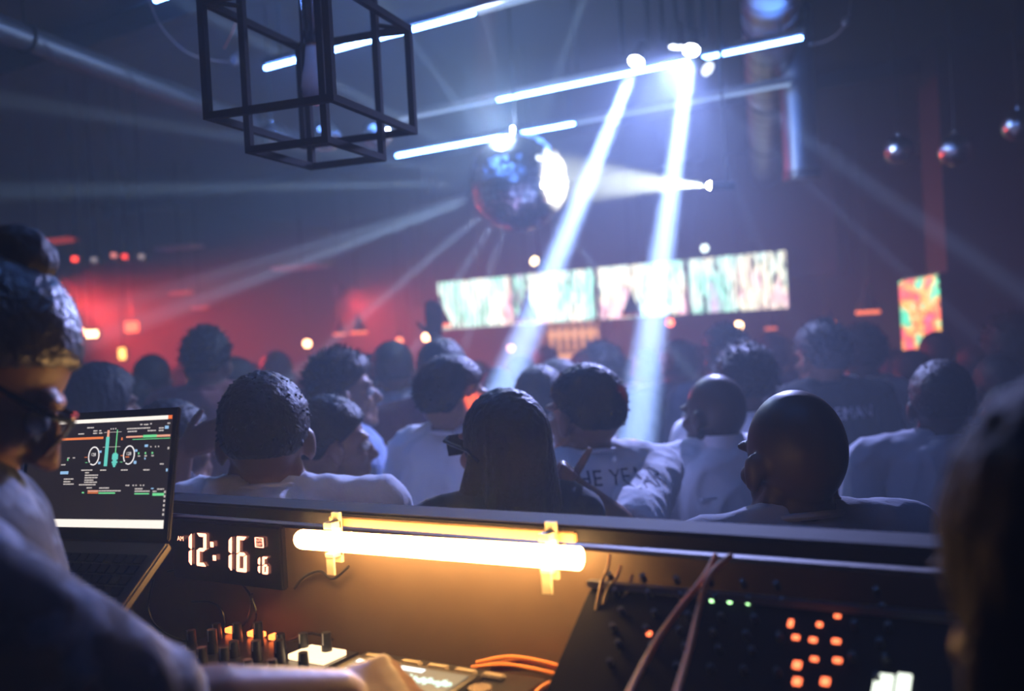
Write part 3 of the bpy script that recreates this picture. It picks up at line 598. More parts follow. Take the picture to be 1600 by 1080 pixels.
# cone pendants over the bar
SHADE = mat('black_shade', (.012, .012, .014), .4)
for (px, py, d, w, lit, lb) in ((686, 486, 8.6, .2, 1, 'black cone pendant lamp at the left end of the screens'), (823, 478, 8.4, .2, 0, 'black cone pendant lamp before the second screen, veiled by the left beam'), (986, 472, 8.2, .17, 0, 'black cone pendant lamp before the third screen'), (1355, 465, 8.0, .19, 1, 'black cone pendant lamp with orange rim left of the upright column screen'),
                                (560, 503, 9.3, .16, 1, 'black cone pendant lamp with red rim, left of the raised arm'), (530, 510, 10.0, .13, 1, 'small black cone pendant lamp, leftmost over the bar'), (1293, 490, 9.6, .13, 1, 'small black cone pendant lamp with dull orange rim, right of the screens'), (1204, 502, 10.2, .12, 1, 'small black cone pendant lamp low under the rightmost screen')):
    p = at(px, py, d); t = empty('cone_pendant', p, lb, 'pendant lamp')
    MB().loft([((0, 0, -w*.55), w*.5, w*.5), ((0, 0, -w*.45), w*.46, w*.46), ((0, 0, w*.1), w*.2, w*.2), ((0, 0, w*.55), w*.07, w*.07), ((0, 0, w*.7), w*.06, w*.06)], 24).build('lamp_shade', SHADE, t)
    MB().cyl((0, 0, w*.7), (0, 0, CEIL-p.z), .004, n=6).build('cord', PLAST, t)
    MB().cyl((0, 0, -w*.7), (0, 0, -w*.55), w*.49, w*.495, 24).build('diffuser', emis('pendant_glow%d' % lit, (1, .2, .06), 1.5 if lit else .25), t)
# ceiling clutter, left
for (px, py, w, col, s, lb) in ((280, 387, .42, (.5, .4, .42), 0, 'pale flat ceiling panel over the left part of the crowd'), (470, 418, .5, (.5, .4, .42), 0, 'pale flat ceiling panel further right over the crowd'), (283, 458, .2, (1, .1, .06), .35, 'dim red ceiling strip above the tall man at left'), (312, 481, .16, (1, .1, .06), .35, 'dim red ceiling strip, lower one above the tall man'), (95, 376, .3, (1, .05, .05), .35, 'dim red glow standing in for a ceiling reflection above the DJ hair bun')):  # last entry is a glowing strip in place of a red ceiling reflection
    z = CEIL-.03; p = atz(px, py, z) if (atz(px, py, z)-CP).dot(cF) < 12 and (atz(px, py, z)-CP).dot(cF) > 0 else at(px, py, 9)
    p = at(px, py, min(9.5, max(5, (1.5)*1555/max(60, 540-py)))); t = empty('ceiling_panel', p, lb, 'ceiling panel', rz=.2)
    MB().box((0, 0, 0), (w, w*.5, .03)).build('panel', emis('strip_glow', col, s) if s else mat('pale_panel', (.45, .38, .36), .5), t); MB().cyl((0, 0, 0), (0, 0, CEIL-p.z), .006, n=6).build('drop_rod', BLKMET, t)
# ------------------------------------------------------------------ people
SKIN = {k: mat('skin_'+k, c, .44, vary=.08, bump=.03, scale=60, spec=.32) for k, c in dict(dark=(.085, .042, .028), deep=(.05, .026, .02), mid=(.22, .115, .075), light=(.4, .23, .16)).items()}
HAIRM = {k: mat('hair_'+k, c, {'jet': .7, 'gloss': .3}.get(k, .55), spec={'jet': .12, 'gloss': .7}.get(k, .3), vary=.4, bump=.5, scale=90) for k, c in dict(gloss=(.02, .02, .03), jet=(.004, .004, .006), black=(.012, .009, .009), brown=(.035, .02, .014), grey=(.10, .095, .10)).items()}
CL = dict(white=(.72, .72, .78), cream=(.66, .62, .6), black=(.016, .017, .022), navy=(.03, .035, .07), grey=(.3, .3, .36), red=(.35, .12, .12), blue=(.2, .26, .42), lilac=(.42, .38, .52), maroon=(.12, .04, .05))
CLOTH = {k: mat('cloth_'+k, c, .85, vary=.06, bump=.15, scale=140, sheen=.1, spec=.2) for k, c in CL.items()}
st_m = mat('cloth_stripes', (.5, .5, .55), .85); t_ = st_m.node_tree
w_ = t_.nodes.new('ShaderNodeTexWave'); w_.bands_direction = 'X'; w_.inputs['Scale'].default_value = 7; w_.inputs['Distortion'].default_value = .6
tc_ = t_.nodes.new('ShaderNodeTexCoord'); t_.links.new(tc_.outputs['Object'], w_.inputs['Vector']); r_ = t_.nodes.new('ShaderNodeValToRGB'); r_.color_ramp.elements[0].position = .45; r_.color_ramp.elements[1].position = .55
r_.color_ramp.elements[0].color = (.05, .05, .08, 1); r_.color_ramp.elements[1].color = (.7, .7, .75, 1); t_.links.new(w_.outputs['Fac'], r_.inputs[0]); t_.links.new(r_.outputs[0], t_.nodes['Principled BSDF'].inputs['Base Color']); CLOTH['stripes'] = st_m
dn = mat('cloth_denim', (.025, .05, .1), .8); t_ = dn.node_tree; n_ = t_.nodes.new('ShaderNodeTexNoise'); n_.inputs['Scale'].default_value = 16; n_.inputs['Detail'].default_value = 5
tc_ = t_.nodes.new('ShaderNodeTexCoord'); t_.links.new(tc_.outputs['Object'], n_.inputs['Vector']); r_ = t_.nodes.new('ShaderNodeValToRGB'); e_ = r_.color_ramp.elements; e_[0].position = .5; e_[1].position = .68
e_[0].color = (.012, .026, .06, 1); e_[1].color = (.2, .29, .48, 1); t_.links.new(n_.outputs['Fac'], r_.inputs[0]); t_.links.new(r_.outputs[0], t_.nodes['Principled BSDF'].inputs['Base Color']); CLOTH['acid'] = dn
SHOE = mat('shoe_leather', (.02, .02, .02), .4); EYE = mat('eye_white', (.6, .58, .55), .15); LENS = mat('dark_lens', (.01, .01, .012), .08)
def wrinkle(amp, sc=9, seed=0):
    o_ = Vector((seed*3.1, seed*1.7, seed))
    rg = lambda v: max(0, 1-2.6*abs(noise.noise(v)))
    def f(p):
        q = Vector((p.x*sc, p.y*sc, p.z*sc*.5))+o_
        return amp*(1.1*rg(q)+.6*rg(q*2.2)-.1)
    return f
def hand(mb, wrist, fdir, palm_n, side, curl=.35, thumb_up=False, M=None):
    """wrist point, finger direction, palm normal, side=+1 when the thumb leaves on fdir x palm_n side"""
    f = fdir.normalized(); n = (palm_n - f*palm_n.dot(f)).normalized(); s = f.cross(n)*side
    w = wrist
    for i in range(4):                                        # palm as fused metacarpals
        o_ = (i-1.5)*.019; mb.limb(w+s*o_*.6+f*.01, w+f*.082+s*o_, .0125, .0125, M, 8)
    ln = (.072, .082, .076, .058)
    for i in range(4):
        base = w+f*.084+s*(1.5-i)*.0195; a1 = curl*(.7+.12*i); a2 = curl*(1.9+.15*i)
        d1 = (f*math.cos(a1)+n*math.sin(a1)); d2 = (f*math.cos(a2)+n*math.sin(a2)); d3 = (f*math.cos(a2*1.4)+n*math.sin(a2*1.4))
        q1 = base+d1*ln[i]*.48; q2 = q1+d2*ln[i]*.3; q3 = q2+d3*ln[i]*.22
        mb.limb(base, q1, .0092, .0085, M, 8); mb.limb(q1, q2, .0085, .0078, M, 8); mb.limb(q2, q3, .0078, .007, M, 8)
    tb_ = w+f*.028+s*.026; td = (s*.9+f*.55+n*.25).normalized() if not thumb_up else (s*1.0+f*.12).normalized()
    t1 = tb_+td*.034; t2 = t1+(td*.8+f*(.5 if not thumb_up else .05)).normalized()*.03
    mb.limb(w+f*.014+s*.012, tb_, .014, .0125, M, 8); mb.limb(tb_, t1, .0115, .0105, M, 8); mb.limb(t1, t2, .0105, .0085, M, 8)
PLACED = []
def free(p, r=.5): return all((p[0]-q[0])**2+(p[1]-q[1])**2 > r*r for q in PLACED)
def person(px, py, d, rel, label, hair=('short', 'black'), shirt='white', skin='dark', head=(0, 0, 0), arms=None, floor=0, height=None, female=False, sleeve='short',
           lean=0, drop=0, vox=.009, group=None, collar='tee', body='person', wide=1.0, beard=False, cloth_amp=.007, pants='black', world_arms=None, face=False, seed=None, no_pants=False):
    seed = seed if seed is not None else int(px*7+py); rr = random.Random(seed)
    dmax = d+1.2
    while True:
        top = at(px, py, d)
        if floor or free((top.x, top.y)) or d > dmax: break
        d += .08
    PLACED.append((top.x, top.y))
    rz = YAW+math.radians(rel)
    TOPZ = 1.776-drop
    Lm = Matrix.Translation((0, 0, 1.0-drop)) @ Matrix.Rotation(-lean, 4, 'X') @ Matrix.Translation((0, 0, -1.0))     # upper body
    hy, hp_, hr = [math.radians(a) for a in head]
    Hm = Lm @ Matrix.Translation((0, -.015, 1.545)) @ Matrix.Rotation(hy, 4, 'Z') @ Matrix.Rotation(-hp_, 4, 'X') @ Matrix.Rotation(hr, 4, 'Y') @ Matrix.Scale(1.05, 4) @ Matrix.Translation((0, .015, -1.545-.068))
    crown = Hm @ Vector((0, -.015, 1.773))
    s = (top.z-floor)/crown.z
    Rz = Matrix.Rotation(rz, 4, 'Z')
    off = Rz @ Vector((crown.x*s, crown.y*s, 0))
    root = empty('person', (top.x-off.x, top.y-off.y, floor), label, 'person', group, rz=rz); root.scale = (s, s, s)
    WM = Matrix.Translation(root.location) @ Rz @ Matrix.Scale(s, 4); WI = WM.inverted()
    sw = (.168 if female else .2)*wide
    A = {}
    for sd, k in ((-1, 'L'), (1, 'R')):
        S = Lm @ Vector((sd*sw, -.005, 1.432)); E = Lm @ Vector((sd*(sw+.045), -.03, 1.14)); Wp = Lm @ Vector((sd*(sw+.05), .06, .90)); fd = Vector((0, .15, -1)); pn = Vector((-sd, 0, 0)); cu = .35; tu = False
        if arms and k in arms:
            a = arms[k]; E = Lm @ Vector(a[0]); Wp = Lm @ Vector(a[1]); fd = Vector(a[2]); pn = Vector(a[3]); cu = a[4] if len(a) > 4 else .35; tu = len(a) > 5
        if world_arms and k in world_arms:
            a = world_arms[k]; E = WI @ at(*a[0]); Wp = WI @ at(*a[1]); fd = (WI @ at(*a[2]))-Wp; pn = WI.to_3x3() @ (cR*a[3][0]+cU*a[3][1]+cF*a[3][2]); cu = a[4]; tu = a[5]
        A[k] = (S, E, Wp, fd, pn, cu, tu)
    # --- body: one continuous surface
    b_ = MB()
    b_.loft([((0, 0, .86), .15, .105), ((0, 0, .95), .168, .115), ((0, 0, 1.0), .165, .112)], M=Matrix.Translation((0, 0, -drop)))
    hipw = .175 if female else .165; wst = .125 if female else .142
    b_.loft([((0, 0, .93), hipw, .115), ((0, 0, 1.0), hipw*.97, .112), ((0, 0, 1.12), wst, .1), ((0, .005, 1.27), .155*wide, .115), ((0, 0, 1.37), .172*wide, .112), ((0, -.008, 1.435), .172*wide, .092), ((0, -.015, 1.475), .105*wide, .07), ((0, -.015, 1.505), .06, .06)], M=Lm)
    for sd in (-1, 1): b_.limb((sd*.05, -.02, 1.475), (sd*(sw-.02), -.008, 1.435), .05, .055, Lm)
    nr = .05 if female else .058
    nb = Lm @ Vector((0, -.022, 1.47)); nh = Hm @ Vector((0, -.012, 1.60)); b_.limb(nb, nh, nr*1.06, nr*.98)
    b_.ell((0, -.015, 1.675), (.073, .094, .098), Hm, 28, 18); b_.ell((0, .022, 1.612), (.056, .062, .072), Hm); b_.ell((0, .058, 1.60), (.034, .032, .048), Hm)
    b_.ell((0, .074, 1.556), (.021, .018, .017), Hm); b_.limb((0, .084, 1.664), (0, .108, 1.624), .007, .012, Hm, 10)
    for sd in (-1, 1):
        b_.ell((sd*.012, .098, 1.619), (.008, .009, .007), Hm, 8, 6); b_.ell((sd*.036, .055, 1.628), (.024, .026, .022), Hm, 12, 8); b_.ell((sd*.03, .074, 1.676), (.026, .016, .010), Hm, 12, 8)
        if hair[0] not in ('long', 'bob'): b_.ell((sd*.079, -.008, 1.642), (.012, .019, .033), Hm @ Matrix.Translation((sd*.005, 0, 0)), 12, 10); b_.ell((sd*.074, -.016, 1.652), (.008, .017, .02), Hm, 12, 8)
        b_.limb((sd*.05, -.02, 1.60), (sd*.035, .055, 1.565), .022, .016, Hm, 10)
    b_.ell((0, .086, 1.592), (.022, .010, .006), Hm, 12, 6); b_.ell((0, .083, 1.580), (.019, .010, .0065), Hm, 12, 6)
    for k, sd in (('L', -1), ('R', 1)):
        S, E, Wp, fd, pn, cu, tu = A[k]; ar = .86 if female else 1
        b_.limb(S, E, .052*ar, .041*ar); b_.limb(E, E.lerp(Wp, .35), .041*ar, .043*ar); b_.limb(E.lerp(Wp, .35), Wp, .043*ar, .027*ar)
        f_ = fd.normalized(); n_ = (pn-f_*pn.dot(f_)).normalized(); sd_ = 1 if (f_.cross(n_)).dot(Vector((0, 1, .4))) > 0 else -1
        if world_arms and k in world_arms: sd_ = world_arms[k][6]
        hand(b_, Wp, fd, pn, sd_, cu, tu)
    kn = []
    for sd in (-1, 1):
        H = Vector((sd*.09, 0, .92-drop)); kf = math.sqrt(max(0, .43**2-((.92-drop-.09)/2)**2)) if drop > .02 else .015
        K = Vector((sd*.11, kf, .09+(.92-drop-.09)/2)); An = Vector((sd*.11, -.03, .09)); kn.append((H, K, An))
        b_.limb(H, K, .082, .056); b_.limb(K, An, .056, .038); b_.limb(An, (sd*.115, .1, .035), .034, .03)
    bo = b_.remesh('body', SKIN[skin], root, vox, 3)
    # eyes
    if face:
        for sd in (-1, 1): MB().ell((0, 0, 0), .0125).build('eye', EYE, root, loc=(Hm @ Vector((sd*.031, .076, 1.652))))
    # --- trousers and shoes
    if not no_pants:
        t_ = MB(); t_.loft([((0, 0, .84-drop), .168, .128), ((0, 0, .95-drop), .182, .132), ((0, 0, 1.03-drop), .168*(.95 if female else 1), .122)])
        for (H, K, An) in kn: t_.limb(H, K, .098, .075); t_.cyl(K, An+(An-K).normalized()*.02, .074, .062, 16); t_.ell(K, .075)
        t_.remesh('trousers', CLOTH[pants], root, .014, 3, wrinkle(.006, 7, seed))
        for sd in (-1, 1): MB().loft([((sd*.115, .045, 0), .045, .135), ((sd*.115, .045, .03), .047, .137), ((sd*.115, .03, .06), .042, .11), ((sd*.115, -.01, .10), .04, .06)], 18).build('shoe', SHOE, root)
    # --- shirt
    if shirt:
        g_ = MB(); i = .019
        g_.loft([((0, 0, .90), hipw+.022, .14), ((0, 0, 1.0), hipw+.02, .137), ((0, 0, 1.12), wst+.035, .128), ((0, .004, 1.27), .155*wide+i+.008, .115+i+.008), ((0, 0, 1.37), .172*wide+i, .112+i), ((0, -.008, 1.44), .17*wide+i, .092+i), ((0, -.016, 1.478), .1*wide+i, .068+i), ((0, -.018, 1.497), .074, .066)], 28, M=Lm)
        for sd in (-1, 1): g_.limb((sd*.05, -.02, 1.475), (sd*(sw-.02), -.008, 1.435), .05, .058+i*.5, Lm)
        for k in 'LR':
            S, E, Wp = A[k][:3]; ar = .9 if female else 1
            g_.ell(S, .066*ar)
            if sleeve == 'none': pass
            elif sleeve == 'short': q = S.lerp(E, .8 if not world_arms else .97); g_.cyl(S, q, .065*ar, .072*ar, 20)
            elif sleeve == 'mid': g_.limb(S, E, .066*ar, .060*ar); g_.cyl(E, E.lerp(Wp, .15), .058*ar, .058*ar, 20)
            else: g_.limb(S, E, .066*ar, .054*ar); g_.cyl(E, E.lerp(Wp, .97), .054*ar, .038*ar, 20)
        so = g_.remesh('shirt', CLOTH[shirt], root, max(vox, .009), 2, wrinkle(cloth_amp, 9, seed))
        if collar == 'tee':
            ring = [Lm @ Vector((.071*math.cos(a), -.019+.063*math.sin(a), 1.494-.012*math.sin(a))) for a in [2*PI*k/32 for k in range(33)]]
            MB().tube(ring, .007, 8).build('neckband', CLOTH[shirt], so)
        elif collar == 'shirt':
            c_ = MB(); n = 36
            for rad, z0, z1, o_ in ((.072, 1.485, 1.528, .0), (.079, 1.478, 1.527, .0)):
                pass
            P = []; 
            for k in range(n+1):
                a = PI/2+.22+(2*PI-.44)*k/n; ca_, sa_ = math.cos(a), math.sin(a)
                for (rd, z) in ((.070, 1.49), (.068, 1.532), (.073, 1.534), (.088, 1.480), (.084, 1.474)): P.append(Lm @ Vector((rd*ca_, -.02+rd*.92*sa_, z)))
            F = [(k*5+j, k*5+(j+1) % 5, (k+1)*5+(j+1) % 5, (k+1)*5+j) for k in range(n) for j in range(5)]+[(0, 1, 2, 3, 4), (n*5+4, n*5+3, n*5+2, n*5+1, n*5)]
            c_.add(P, F).build('collar', CLOTH[shirt], so)
            y_ = MB(); y_.box((0, -.118, 1.36), (.26, .012, .006)); y_.build('yoke_seam', CLOTH[shirt], so)
    else: so = None
    # --- hair
    kind, hcol = hair
    hc = Vector((0, -.015, 1.675)); hr_ = (.073, .094, .098)
    if kind != 'bald':
        T = dict(short=.016, crop=.006, afro=.042, curly=.03, long=.011, bob=.026, quiff=.022, slick=.008)[kind]; amp = dict(short=.005, crop=.001, afro=.012, curly=.013, long=.003, bob=.003, quiff=.006, slick=.0003)[kind]
        nu, nv = 72, 48; P = []; F = []
        for j in range(nv+1):
            th = PI*j/nv
            for i in range(nu):
                ph = 2*PI*i/nu; dv = Vector((math.sin(th)*math.cos(ph), math.sin(th)*math.sin(ph), math.cos(th)))
                f = dv.y; lim = -.5+(.5+.36)*max(0, min(1, (f+.35)/1.2)); 
                if kind in ('long', 'bob'): lim = -.8+1.15*max(0, min(1, (f-.15)/.6))
                wd = .34 if kind in ('short', 'crop', 'quiff', 'curly') else .12; m_ = max(0, min(1, (dv.z-lim+wd*.5)/wd)); m_ = m_*m_*(3-2*m_)
                nn = noise.noise(dv*7+Vector((seed, 0, 0)))*.6+noise.noise(dv*18+Vector((0, seed, 0)))*.6+(noise.noise(dv*40)*.4 if kind in ('afro', 'curly') else 0)
                if kind in ('long', 'bob', 'slick'): nn = noise.noise(Vector((dv.x*26, dv.y*26, dv.z*2+seed)))
                tt = T*(1.0 if kind != 'quiff' else (.55+.9*max(0, dv.y*.5+dv.z*.6)))
                if kind in ('short', 'crop', 'curly', 'quiff'): tt *= .32+.75*max(0, min(1, (dv.z+.45)/.9))
                e = m_*(tt+amp*nn)-(1-m_)*.012
                P.append(Hm @ (hc+Vector((dv.x*(hr_[0]+e), dv.y*(hr_[1]+e), dv.z*(hr_[2]+e*.9)))))
        for j in range(nv):
            for i in range(nu): F.append((j*nu+i, (j+1)*nu+i, (j+1)*nu+(i+1) % nu, j*nu+(i+1) % nu))
        h_ = MB().add(P, F)
        if kind in ('short', 'quiff', 'curly', 'afro') and vox < .0135:
            for k in range(420 if kind != 'curly' else 620):
                dv = Vector((rr.gauss(0, 1), rr.gauss(0, 1), rr.gauss(.55, .9))).normalized(); lim = -.4+.76*max(0, min(1, (dv.y+.35)/1.2))
                if dv.z < lim+.12: continue
                tt = T*.55*(.32+.75*max(0, min(1, (dv.z+.45)/.9))); p = hc+Vector((dv.x*(hr_[0]+tt), dv.y*(hr_[1]+tt), dv.z*(hr_[2]+tt)))
                tg = Vector((rr.uniform(-.7, .7), rr.uniform(-.7, .7), -.75 if kind == 'short' else rr.uniform(-.6, .6)))
                h_.cyl(p, p+(dv*1.0+tg).normalized()*rr.uniform(.5, 1.1)*(T*(.6 if kind == 'short' else .95)+.004), .0055, .0012, 5, Hm)
        if kind in ('long', 'bob'):
            zb_ = 1.22 if kind == 'long' else 1.53
            h2 = MB(); h2.add(P, F)
            rg = []
            for k in range(9):
                u = k/8; z = 1.70-(1.70-zb_)*u; rg.append(((0, -.045-.045*math.sin(u*PI*.6), z), (.072+.062*u) if kind == 'long' else .092+.008*math.sin(u*PI), (.065-.012*u)))
            h2.loft(rg, 28, Hm)
            if kind == 'long':
                for sd in (-1, 1): h2.limb((sd*.062, -.01, 1.68), (sd*.085, .0, 1.50), .022, .032, Hm); h2.limb((sd*.085, .0, 1.50), (sd*.115, .03, 1.30), .032, .026, Hm)
            ho = h2.remesh('hair', HAIRM[hcol], root, .006, 2, lambda p: .0035*noise.noise(Vector((p.x*90, p.y*90, p.z*5))))
        else: ho = h_.build('hair', HAIRM[hcol], root, smooth=180)
        if kind == 'quiff':
            st2 = MB()
            for k in range(60):
                a = rr.uniform(0, 2*PI); u = rr.uniform(0, .8); dv = Vector((math.sin(u)*math.cos(a), math.sin(u)*math.sin(a), math.cos(u))); p = hc+Vector((dv.x*.085, dv.y*.106, dv.z*.112))
                st2.cyl(p, p+(dv+Vector((rr.uniform(-.4, .4), .5, 0))).normalized()*.03, .005, .0008, 5, Hm)
            st2.build('hair_tuft', HAIRM[hcol], ho)
    if beard:
        bd = MB(); bd.limb((-.058, -.01, 1.60), (-.03, .062, 1.558), .02, .02, Hm); bd.limb((.058, -.01, 1.60), (.03, .062, 1.558), .02, .02, Hm); bd.limb((-.03, .06, 1.558), (.03, .06, 1.558), .024, .024, Hm); bd.ell((0, .078, 1.555), (.028, .022, .028), Hm)
        bd.remesh('beard', HAIRM['black'], root, .006, 1)
    return dict(root=root, WM=WM, Hm=Hm, Lm=Lm, shirt=so, s=s)
def shirt_text(P, txt, size, z, name='lettering', m=None, x=0, side=-1, rot=0):
    """letters laid on the back of the shirt, following the cloth"""
    me = text_mesh(txt, size); bm = bmesh.new(); bm.from_mesh(me); bmesh.ops.triangulate(bm, faces=bm.faces)
    for _ in range(2): bmesh.ops.subdivide_edges(bm, edges=[e for e in bm.edges if e.calc_length() > .012], cuts=1)
    bmesh.ops.triangulate(bm, faces=bm.faces); sm = P['shirt'].data
    bv = BVHTree.FromPolygons([v.co for v in sm.vertices], [p.vertices[:] for p in sm.polygons]); c, s_ = math.cos(rot), math.sin(rot)
    for v in bm.verts:
        X, Z = v.co.x*c-v.co.y*s_+x, v.co.x*s_+v.co.y*c+z; h = bv.ray_cast(Vector((X, side*.6, Z)), Vector((0, -side, 0)))
        v.co = h[0]+Vector((0, side*.0022, 0)) if h[0] else Vector((X, side*.1, Z))
    bm.to_mesh(me); bm.free(); me.materials.append(m or CLOTH['black']); o = bpy.data.objects.new(name, me); COL.objects.link(o); o.parent = P['shirt']; return o
# ---- near crowd
person(408, 592, 2.15, 5, 'man with thick dark hair from behind in a loose white shirt above the clock', ('short', 'brown'), 'white', 'mid', vox=.008, cloth_amp=.012, wide=1.04)
person(508, 626, 2.75, -70, 'man in profile wearing a white T-shirt, right of the left front man', ('short', 'black'), 'white', 'mid', face=True)
person(522, 557, 3.5, -75, 'man in profile with swept dark hair and a pale blue shirt, third row left', ('quiff', 'brown'), 'blue', 'mid', head=(0, -5, 0), face=True, sleeve='mid')
P4 = person(700, 562, 2.75, -40, 'man in white T-shirt, orange light on his cheek, left of the long haired woman', ('short', 'black'), 'white', 'mid', head=(-22, 0, 0), face=True, cloth_amp=.01)
person(688, 534, 4.0, 10, 'man in a dark shirt close behind the man with the orange lit cheek', ('short', 'black'), 'maroon', 'dark')
person(612, 538, 4.7, 0, 'person in a grey top raising one arm high above the crowd', ('short', 'black'), 'grey', 'dark', arms={'R': ((.31, .05, 1.50), (.18, .06, 1.73), (0, 0, 1), (0, -1, 0), .15)}, vox=.006)
P7 = person(792, 614, 2.2, 22, 'woman with long dark hair seen from behind, pressed close to the barrier', ('long', 'black'), 'black', 'mid', head=(18, -6, 0), female=True, vox=.007, sleeve='none')
P8 = person(918, 577, 2.65, 18, 'man with short dark hair in a lettered white T-shirt, thumb raised', ('short', 'black'), 'white', 'mid', head=(28, -3, 0), face=True, vox=.006,
   world_arms={'R': ((985, 838, 2.5), (898, 762, 2.38), (868, 744, 2.32), (0, 0, -1), 1.15, True, 1)}, cloth_amp=.006)
person(842, 577, 3.5, 12, 'man in a black and white striped shirt behind the long haired woman', ('short', 'black'), 'stripes', 'dark')
person(872, 566, 4.1, 35, 'person in a dark top half hidden behind the striped shirt man', ('short', 'black'), 'maroon', 'dark')
person(938, 546, 4.3, 0, 'person with greyish hair behind the man in the lettered T-shirt', ('curly', 'grey'), 'navy', 'mid')
P12 = person(1117, 585, 2.62, 20, 'bald bearded man in a white collared shirt, right of the right beam', ('bald', ''), 'white', 'deep', head=(20, 0, 0), collar='shirt', beard=True, face=True, vox=.007, wide=1.05, cloth_amp=.009)
person(1240, 609, 1.80, 12, 'bald man in a pale T-shirt standing closest behind the barrier', ('bald', ''), 'grey', 'deep', head=(10, 0, 0), vox=.006, cloth_amp=.006, wide=1.02)
person(1164, 550, 3.35, 0, 'man with curly dark hair and a white shirt, between the two bald men', ('curly', 'black'), 'white', 'dark')
person(1134, 516, 4.6, 15, 'man with wavy dark hair directly behind the curly haired man', ('quiff', 'black'), 'navy', 'dark')
P16 = person(1287, 511, 4.05, 14, 'man with pale swept hair in a black jersey lettered across the shoulders', ('quiff', 'grey'), 'black', 'mid', head=(14, -4, 0), wide=1.12, sleeve='short', vox=.008)
person(1345, 517, 4.75, 6, 'person with dark curly hair and a pale T-shirt, right of the lettered jersey', ('curly', 'black'), 'cream', 'dark', female=True)
person(1469, 570, 3.0, -8, 'man with a dark cap of hair in a grey lilac T-shirt, below the column screen', ('short', 'black'), 'grey', 'deep', vox=.008, wide=1.08, cloth_amp=.008)
person(1463, 522, 5.6, 0, 'person with dark hair seen against the bottom of the column screen', ('short', 'black'), 'black', 'dark')
person(1580, 505, 4.6, 5, 'person with a big rounded dark hairstyle before the red doorway', ('afro', 'black'), 'black', 'dark')
person(1560, 560, 3.9, 0, 'dark haired person at the right edge behind the grey lilac T-shirt', ('short', 'black'), 'navy', 'dark')
person(152, 577, 3.4, -30, 'woman with a dark bob between the DJ and the tall man', ('bob', 'black'), 'maroon', 'mid', female=True, head=(-20, 0, 0))
person(320, 521, 4.5, -8, 'tall man with thick dark hair and a reddish shirt, left side', ('quiff', 'black'), 'red', 'mid', vox=.01)
person(366, 563, 4.3, -40, 'person with dark hair beside the tall man, turned right', ('short', 'black'), 'maroon', 'mid')
person(205, 592, 4.6, -15, 'short person with dark hair, right of the woman with the bob', ('short', 'black'), 'maroon', 'mid')
person(236, 558, 5.6, 0, 'person with dark hair far back below the square red sign', ('short', 'black'), 'red', 'dark')
P25 = person(262, 632, 2.9, -55, 'person holding a pale forearm up beside the laptop', ('short', 'black'), 'navy', 'mid', vox=.007, sleeve='mid', world_arms={'R': ((262, 762, 2.5), (285, 702, 2.42), (325, 682, 2.38), (0, -.3, .9), .25, False, 1)})
# ---- far crowd: built once for each kind, then copied
protos = [person(430, 552, 6.2, 0, 'far person with dark hair, right of the short hair of the left front man', ('short', 'black'), 'maroon', 'dark', vox=.014),
          person(575, 560, 5.6, -20, 'far woman with dark hair in the haze, below the small red bulb', ('bob', 'black'), 'blue', 'dark', female=True, vox=.014),
          person(1060, 540, 5.6, 8, 'far person with dark curly hair just right of the right beam', ('curly', 'black'), 'navy', 'dark', vox=.014),
          person(1010, 548, 5.9, 0, 'far person in a pale shirt inside the right beam', ('short', 'black'), 'lilac', 'dark', vox=.014)]
far = ((395, 556, 6.9, 0), (452, 572, 5.4, 1), (545, 548, 7.2, 0), (640, 565, 5.3, 3), (745, 552, 6.0, 3), (775, 560, 5.2, 0), (812, 548, 6.6, 2), (905, 540, 6.8, 0), (975, 552, 6.4, 2), (1085, 528, 7.0, 0), (1205, 514, 6.2, 2), (1235, 520, 6.9, 3), (1180, 520, 7.4, 0), (1395, 535, 5.8, 1), (1420, 532, 5.0, 0), (1520, 530, 6.0, 2), (290, 590, 5.6, 0), (270, 560, 7.2, 3), (175, 565, 7.0, 0), (1120, 530, 6.4, 1), (1575, 575, 3.2, 0), (497, 590, 4.7, 0), (850, 530, 7.4, 3))
fl = ('far person in the red haze below the lone round bulb', 'far woman behind the profile man with swept hair', 'far person at the back under the small cone pendants', 'far person in a pale top under the bright round bulb', 'far person in a pale shirt left of the left beam foot', 'far person with short hair standing in the left beam', 'far curly haired person behind the striped shirt man', 'far person in front of the amber bottle shelf', 'far curly haired person between the grey haired one and the right beam', 'far person at the back under the small red round bulb', 'far curly haired person below the rightmost screen edge', 'far person in a pale top left of the lettered jersey man', 'far person at the back under the bright warm bulb', 'far woman right of the pale T-shirt person', 'far person at the back left of the column screen foot', 'far curly haired person in front of the red doorway frame', 'far person behind the shoulder of the tall reddish shirt man', 'far person in a pale top at the back left wall', 'far person at the back under the yellow wall lamp', 'far woman behind the first bald man', 'dark person in the gap at the far right edge', 'person with short hair just left of the profile man with swept hair', 'far person in a pale shirt before the bar counter')
for (px, py, d, k), lb in zip(far, fl):
    while True:
        p = at(px, py, d)
        if free(p): break
        d += .08
    PLACED.append((p.x, p.y)); c = copy_tree(protos[k]['root'], None, lb); s = p.z/1.776; c.scale = (s, s, s); c.location = (p.x, p.y, 0); c.rotation_euler = (0, 0, YAW+random.Random(px).uniform(-.6, .6))
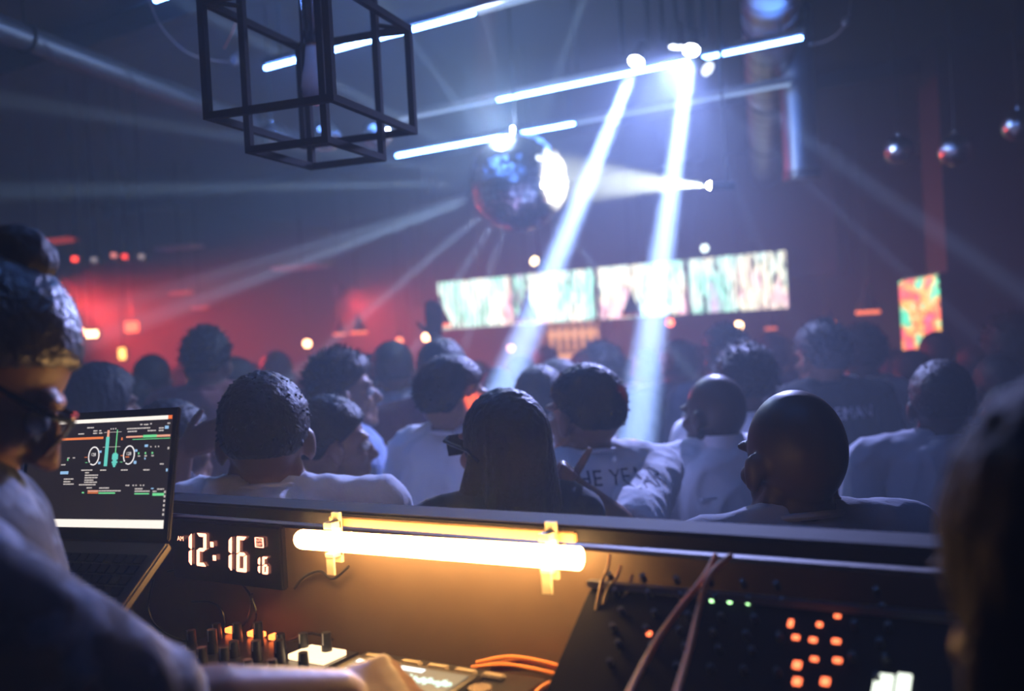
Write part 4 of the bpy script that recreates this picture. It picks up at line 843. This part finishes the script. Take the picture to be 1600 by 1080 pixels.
# small coloured dance floor lights falling on two guests
LZ = Vector((-.55, 1.0, 3.35))
beam(LZ, (P4['WM'] @ P4['Hm']) @ Vector((.07, .045, 1.63)), 3500, 2.4, .01, (1, .2, .04), .5); beam(LZ, (P8['WM'] @ P8['Hm']) @ Vector((.05, -.10, 1.68)), 900, 1.1, .01, (1, .03, .03), .5)
t = empty('effect_light', LZ, 'small black effect light on the ceiling over the dance floor', 'stage light'); MB().box((0, 0, .08), (.12, .1, .1)).build('housing', BLKMET, t); MB().cyl((0, 0, .12), (0, 0, CEIL-LZ.z), .008).build('drop_rod', BLKMET, t)
# lettering
shirt_text(P8, 'THE YEAR', .056, 1.44, m=mat('print_dark', (.05, .05, .09), .8), rot=-.03, x=.012)
shirt_text(P16, 'VIDEMAN', .062, 1.395, m=mat('print_pale', (.75, .75, .85), .8))
# sunglasses and straps of the long haired woman
def glasses(P, name='sunglasses', parent=None, lens=LENS, lift=0):
    g_ = MB()
    for sd in (-1, 1):
        g_.loft([((sd*.033, .101, 1.632+lift), .026, .003), ((sd*.033, .103, 1.655+lift), .030, .003), ((sd*.033, .101, 1.676+lift), .029, .003)], 16, P['Hm'])
        g_.tube([P['Hm'] @ Vector(q) for q in ((sd*.062, .1, 1.672+lift), (sd*.082, .085, 1.668+lift), (sd*.087, .0, 1.662+lift), (sd*.083, -.03, 1.645+lift))], .004, 6)
    g_.cyl((-.01, .104, 1.667+lift), (.01, .104, 1.667+lift), .003, .003, 8, P['Hm'])
    return g_.build(name, lens, P['root'])
glasses(P7)
# ---- DJ at the left
P0 = person(56, 424, 1.13, -66, 'DJ in a dark mottled shirt with hair bun and glasses, bending over the decks', ('slick', 'gloss'), 'acid', 'mid', head=(-2, 30, 0), floor=POD, drop=.2, lean=.16, vox=.0055, sleeve='mid', face=True, cloth_amp=.006,
   world_arms={'R': ((222, 1125, .95), (525, 1086, 1.10), (640, 1066, 1.18), (0, -.6, .6), .45, False, -1)}, wide=1.06)
glasses(P0, 'glasses')
bn = MB(); hm = P0['Hm']; bn.ell((0, -.035, 1.772), (.036, .038, .036), hm, 20, 14); bn.cyl((0, -.03, 1.745), (0, -.035, 1.765), .022, .026, 16, hm)
bn.remesh('hair_bun', HAIRM['black'], P0['root'], .004, 1, lambda p: .003*noise.noise(p*60))
# ---- close person at the right edge
P27 = person(1700, 592, .56, 10, 'blurred person with long dark hair close at the right edge', ('long', 'jet'), 'black', 'deep', floor=POD, drop=.27, lean=.12, head=(0, 4, 0), female=True, vox=.008, sleeve='long')
